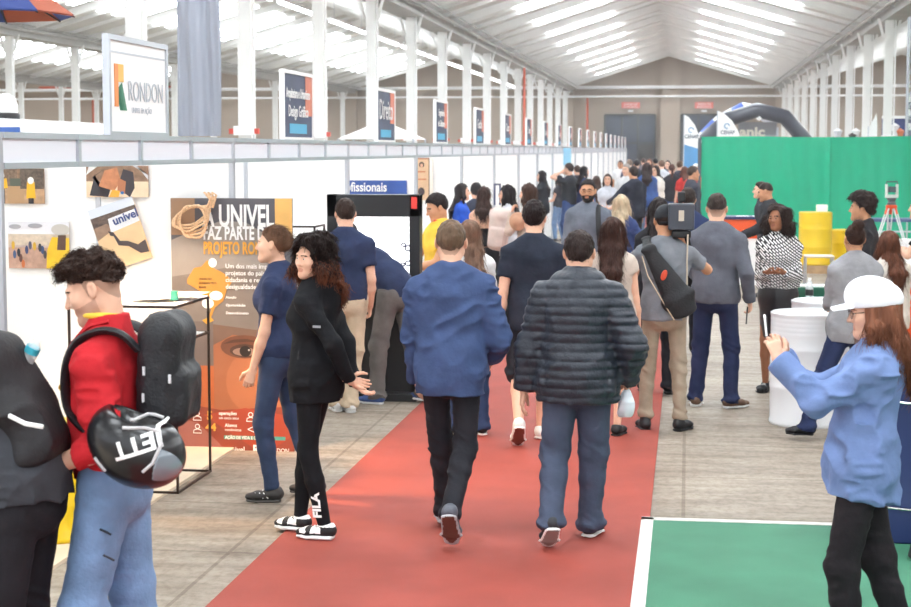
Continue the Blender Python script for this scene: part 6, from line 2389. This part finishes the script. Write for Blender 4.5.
import bmesh
cu = bpy.data.curves.new('lettering', 'FONT')
cu.body = 'JETT'
cu.size = .082
cu.align_x = 'CENTER'
cu.offset = .0028
cu.resolution_u = 2
tmp = bpy.data.objects.new('tmp', cu)
me = bpy.data.meshes.new_from_object(tmp)
bpy.data.objects.remove(tmp)
bm = bmesh.new()
bm.from_mesh(me)
bmesh.ops.triangulate(bm, faces=bm.faces)
for _ in range(2):
    bmesh.ops.subdivide_edges(bm, edges=[e for e in bm.edges if e.calc_length() > .012], cuts=1)
    bmesh.ops.triangulate(bm, faces=bm.faces)
rot_ = PI + .30
for v in bm.verts:
    x, y = v.co.x, v.co.y - .028
    X_, Z_ = x * math.cos(rot_) - y * math.sin(rot_), x * math.sin(rot_) + y * math.cos(rot_)
    v.co = Vector(shell_pt(hc[1] - .030 - X_, hc[2] + .030 + Z_))
bm.to_mesh(me)
bm.free()
me.materials.clear()
me.materials.append(M_white)
o = bpy.data.objects.new('lettering', me)
COL.objects.link(o)
o.parent = t
sw_ = MB()
for line in (((-.02, .088), (.05, .085), (.095, .070), (.105, .03), (.08, -.03), (.035, -.07)), ((-.125, -.02), (-.10, -.05), (-.085, -.07)), ((.0, .112), (.05, .108), (.09, .095))):
    pts = []
    for a_, b_ in zip(line[:-1], line[1:]):
        for q in range(4):
            f_ = q / 4
            pts.append(shell_pt(hc[1] - (a_[0] + (b_[0] - a_[0]) * f_), hc[2] + a_[1] + (b_[1] - a_[1]) * f_, .002))
    sw_.tube(pts, .006, 6)
sw_.build('white_graphics', pm(196, 194, 196), t, True)

# red jacket details
r = Q['red']
b_ = r.o
cl = MB()
cl.tube([r.nb + V(.0 + .064 * math.sin(a), .066 * math.cos(a) + .018, .052 + .002 * math.cos(a)) for a in np.linspace(0, 2 * PI, 21)[:-1]], .012, 8, closed=True)
cl.build('yellow_collar', pm(238, 196, 60), b_, True)
cl = MB()
for sg in (-1, 1):
    cl.tube([r.nb + V(sg * .075, -.03, .035), r.nb + V(sg * .08, .03, .02), r.nb + V(sg * .05, .085, -.02), r.nb + V(sg * .04, .10, -.07)], .024, 8, flat=.35, up=(0, 0, 1))
cl.build('jacket_lapels', cloth(186, 36, 44), b_, True)
em = MB().tube([r.T((-.118 - .010 * math.sin(a), .112 + .020 * math.cos(a), 1.285 + .012 * math.sin(a))) for a in np.linspace(0, 2 * PI, 13)[:-1]], .004, 5, closed=True)
em.build('chest_emblem', pm(214, 170, 60), b_, True)
tears = MB()
k_ = r.k
for (z, y) in ((.79, -.02), (.70, -.03)):
    tears.tube(spl([(-.186 * k_, y - .02, z * k_ - .008), (-.190 * k_, y, z * k_ + .004), (-.186 * k_, y + .018, z * k_ + .01)]), .007, 6, flat=.6)
tears.build('jeans_tears', pm(40, 44, 56), b_, True)
# phone held by the red jacket man
ph = thing('mobile_phone', 'dark phone held by the young man in the red jacket', 'phone', r.L, math.radians(r.rot))
wm = (r.arm[-1][2] + r.arm[1][2]) / 2 + V(0, .10, .03)
MB().box(-.036, .036, -.07, .07, -.004, .004, Matrix.Translation(Vector(wm)) @ Matrix.Rotation(.5, 4, 'X')).build('phone_body', M_dark, ph, bevel=.003)

# FILA lettering on the leggings
r = Q['curly']
hip, kn, an, hh_ = r.leg[-1]
lt = text('lettering', 'FILA', .074, M_white, r.o, (0, 0, 0), (0, 0, 0), 1.05, 'LEFT', .001, 1.0, .003)
mid = an + (kn - an) * .12
yy = unit(kn - an + V(0, 0, .5))
nrm = unit(V(-1, .18, 0) - yy * np.dot(V(-1, .18, 0), yy))
xx = np.cross(yy, nrm)
# text x runs up the shin, text y runs across
Ml = Matrix(((yy[0], xx[0] * -1, nrm[0], 0), (yy[1], xx[1] * -1, nrm[1], 0), (yy[2], xx[2] * -1, nrm[2], 0), (0, 0, 0, 1)))
pos = mid + nrm * .050 + xx * .026
lt.matrix_local = Matrix.Translation(Vector(pos)) @ Ml

# wrist watch and hand band, jacket logo on the sleeve
s0, e_, w2 = r.arm[-1][:3]
u_ = unit(w2 - e_)
MB().tube([w2 - u_ * .01 + V(.027 * math.cos(a), 0, .027 * math.sin(a)) for a in np.linspace(0, 2 * PI, 13)[:-1]], .006, 5, closed=True).build('wristband', M_dark, r.o, True)
mm_ = s0 + (e_ - s0) * .55
MB().box(-.003, .003, -.022, .022, -.006, .006, Matrix.Translation(Vector(mm_ + V(-.058, .0, 0)))).build('sleeve_logo', pm(150, 150, 156), r.o)

# puffer man: small white bag in the hand
r = Q['puffer']
t = at_person(r, 'plastic_bag', 'small pale plastic bag in the hand of the man in the puffer jacket', 'bag')
wr = r.arm[1][2]
S = SDF()
S.ell(V(wr[0] - .01, wr[1], wr[2] - .13), V(.045, .035, .075), k=.02)
S.cap(V(wr[0] - .005, wr[1], wr[2] - .05), V(wr[0] - .01, wr[1], wr[2] - .10), .012, .03, k=.02)
S.post.append((.02, lambda x, y, z: -.006 * ridge(x * 20, y * 20, z * 20)))
local_obj('bag_skin', S, .006, mat('thin_plastic', rgb(222, 230, 240), .3, spec=.6), t)

# video camera on the shoulder
r = Q['cap']
t = at_person(r, 'video_camera', 'black shoulder video camera carried by the man in the cap', 'camera')
cx, cy, cz = .115, .06, 1.59
b = MB().box(cx - .098, cx + .098, cy - .19, cy - .03, cz - .05, cz + .15)
b.build('battery_pack', mat('camera_grey', rgb(62, 66, 76), .4), t, bevel=.012)
MB().box(cx - .05, cx + .05, cy - .05, cy + .28, cz - .07, cz + .10).build('camera_body', M_dark, t, bevel=.012)
MB().box(cx - .02, cx + .02, cy - .196, cy - .19, cz + .02, cz + .10).build('label_plate', pm(196, 186, 170), t)
MB().box(cx - .07, cx + .075, cy - .17, cy + .05, cz - .11, cz - .055).build('shoulder_pad', M_black, t, bevel=.012)
MB().tube([(cx, cy + .26, cz + .02), (cx, cy + .44, cz + .02)], .05, 18).build('lens', M_black, t)
MB().tube([(cx, cy - .05, cz + .12), (cx, cy - .03, cz + .19), (cx, cy + .18, cz + .19), (cx, cy + .24, cz + .1)], .014, 8).build('top_handle', M_black, t)
MB().box(cx - .025, cx + .03, cy - .1, cy + .02, cz + .16, cz + .235).build('light_mount', M_black, t, bevel=.008)
MB().tube([(cx + .06, cy + .03, cz + .10), (cx + .10, cy + .05, cz + .11)], .02, 10).build('knob', M_black, t)
MB().tube([(cx + .04, cy - .1, cz - .1), (cx + .10, cy + .02, cz - .28), (cx + .12, cy + .08, cz - .33)], .02, 8, flat=.3).build('hand_strap', M_black, t)
MB().tube([(cx + .05, cy - .18, cz - .08), (cx + .045, cy - .22, 1.30), (cx + .05, cy - .20, 1.0), (cx + .03, cy - .2, .96)], .006, 6).build('cable', pm(190, 176, 156), t, True)
# cap worn backwards
S = SDF()
f = r.hf
S.ell(r.hc + r.MH @ (V(0, -.012, .040) * f), V(.086, .106, .096) * f, k=.02)
zz = r.hc[2]
S.cut(lambda x, y, z: (zz + .002 - .25 * (y - r.hc[1])) - z)
S.ell(r.hc + r.MH @ (V(0, -.10, -.005) * f), V(.06, .035, .008) * f, k=.02)
local_obj('cap', S, .007, mat('cap_black', rgb(34, 36, 42), .85, bump=.2), r.o)
# sling bag
t = at_person(r, 'sling_bag', 'black sling bag with orange patch slung across the cameraman', 'bag')
S = SDF()
a0, a1 = V(-.13, -.165, 1.40), V(.10, -.165, 1.03)
S.cap(a0, a1, .045, .115, side=(1, 0, .6), e0=.022, e1=.05, k=.03)
S.cap(a1, a1 + V(.045, .0, -.10), .115, .10, side=(1, 0, .5), e0=.05, e1=.04, k=.04)
S.cap(V(-.145, -.05, 1.475), a0, .03, .045, side=(1, 0, .3), e0=.012, e1=.02, k=.03)
S.cap(V(-.14, .06, 1.45), V(-.145, -.05, 1.475), .028, .03, side=(1, 0, .3), e0=.01, e1=.012, k=.02)
local_obj('bag_body', S, .007, M_pack, t)
S = SDF()
pc_ = a0 + (a1 - a0) * .52
S.ell(pc_ + V(0, -.040, 0), V(.024, .008, .045), M=rotm('Y', .35), k=.01)
local_obj('orange_patch', S, .006, pm(206, 74, 44), t)
MB().tube([a0 + V(-.045, -.01, -.05), a0 + V(0, -.03, -.20), a1 + V(-.10, -.03, -.05), a1 + V(-.03, -.03, -.16)], .004, 5).build('piping', pm(226, 206, 176), t, True)

# pen in the hand of the blazer man
r = Q['blazer']
t = at_person(r, 'pen', 'small pen held by the man in the grey blazer', 'pen')
wr, d_ = r.arm[1][2], r.arm[1][3]
MB().tube([wr + d_ * .08 + V(-.02, -.03, .02), wr + d_ * .12 + V(-.03, -.05, -.09)], .006, 6).build('pen_barrel', M_dark, t)

# phone and white cap of the woman in the blue shirt
r = Q['phone']
t = at_person(r, 'mobile_phone', 'white phone held up by the woman in the white cap', 'phone')
mp_ = (r.arm[-1][2] + r.arm[1][2]) / 2 + V(0, .055, .105)
Mx = Matrix.Translation(Vector(mp_)) @ Matrix.Rotation(-.12, 4, 'X')
MB().box(-.072, .072, -.004, .005, -.005, .072, Mx).build('phone_case', M_white, t, bevel=.003)
MB().box(-.068, .068, -.0055, -.004, -.001, .068, Mx).build('phone_screen', M_dark, t)
S = SDF()
f = r.hf
MH = r.MH
S.ell(r.hc + MH @ (V(0, -.018, .050) * f), V(.104, .126, .092) * f, M=MH, k=.02)
S.ell(r.hc + MH @ (V(0, .02, .10) * f), V(.088, .085, .062) * f, M=MH, k=.05)
hcx = r.hc
S.cut(lambda x, y, z: (hcx[2] + .028 * f - (z + .10 * (y - hcx[1]))))
S.post.append((.02, lambda x, y, z: .0012 * np.where(np.abs(np.sin(np.arctan2(x - hcx[0], y - hcx[1] + .02) * 3)) < .04, 1, 0)))
local_obj('cap', S, .0055, mat('cap_white', rgb(240, 242, 248), .8, bump=.15, bscale=150), r.o)
S = SDF()
p0, p1 = r.hc + MH @ (V(0, .09, .045) * f), r.hc + MH @ (V(0, .18, .036) * f)
S.cap(p0, p1, .072 * f, .050 * f, side=(1, 0, 0), e0=.008, e1=.006, k=.01)
S.post.append((.03, lambda x, y, z: -3.0 * (x - hcx[0]) ** 2 * 0))
bm_ = local_obj('cap_brim', S, .005, mat('cap_white', rgb(240, 242, 248), .8), r.o)
for v in bm_.data.vertices:
    v.co.z -= 2.4 * (v.co.x - hcx[0]) ** 2
# shirt cuff, collar
# pink backpack, tan bag, black backpack of the distant women, strap of the bearded man
r = Q['backless']
backpack(r, 'pale pink backpack with charms on the woman in black backless top', mat('pink_canvas', rgb(206, 186, 178), .8, var=.1), (.22, -.19, 1.16), (.12, .09, .48), roll=.12, zips=False, straps=False, res=.012)
r = Q['chin']
t = at_person(r, 'round_bag', 'round tan bag carried at the shoulder of the brown haired woman', 'bag')
S = SDF()
S.ell(V(-.20, .06, 1.30), V(.05, .11, .11), k=.02)
S.ell(V(-.24, .06, 1.30), V(.04, .06, .06), k=.02)
local_obj('bag_body', S, .012, mat('tan_leather', rgb(192, 142, 112), .6, var=.15), t)
MB().tube([(-.2, .0, 1.4), (-.16, -.02, 1.5), (-.12, .03, 1.44)], .01).build('bag_strap', mat('tan_leather', rgb(192, 142, 112), .6), t)
r = Q['far1']
backpack(r, 'black backpack on the woman in pale jeans', M_pack, (.02, -.2, 1.22), (.14, .09, .36), zips=False, straps=False, res=.018)
r = Q['beard']
t = at_person(r, 'shoulder_strap_bag', 'dark strap of a bag over the bearded man\'s shoulder', 'bag')
MB().tube([r.T(p) for p in ((-.115, -.13, 1.3), (-.115, -.08, 1.46), (-.11, .03, 1.478), (-.12, .115, 1.38), (-.135, .155, 1.2), (-.16, .12, 1.0))], .028, 8, flat=.25, up=(0, 0, 1)).build('strap', M_pack, t, True)
S = SDF()
S.cap(V(-.14, -.22, 1.0), V(-.08, -.22, 1.25), .12, .12, e0=.06, e1=.06)
local_obj('bag_body', S, .014, M_pack, t)
# yellow shirt: red collar and badge
r = Q['yellow']
MB().tube([r.nb + V(.066 * math.sin(a), .066 * math.cos(a) + .006, .02) for a in np.linspace(0, 2 * PI, 17)[:-1]], .018, 7, closed=True).build('red_collar', pm(214, 70, 44), r.o, True)
for q in ('polo_w', 'khaki', 'bend', 'navypolo'):
    r = Q[q]
    MB().tube([r.nb + V((.068 if q != 'polo_w' else .058) * math.sin(a), (.068 if q != 'polo_w' else .058) * math.cos(a) + .004, .014 + .006 * math.cos(a)) for a in np.linspace(0, 2 * PI, 17)[:-1]], .013, 7, closed=True).build('polo_collar', cloth(34, 44, 72), r.o, True)
# running stripes on the sneakers of the polo woman
for sg in (-1, 1):
    hip, kn, an, hh_ = Q['polo_w'].leg[sg]
    fm = rotm('Z', hh_['yaw'])
    st_ = MB()
    for q in range(3):
        for side in (-1, 1):
            st_.tube([an + fm @ V(side * .040, .02 + q * .03, -.055), an + fm @ V(side * .036, .05 + q * .025, -.02)], .004, 5)
    st_.build('shoe_stripes', M_white, Q['polo_w'].o)
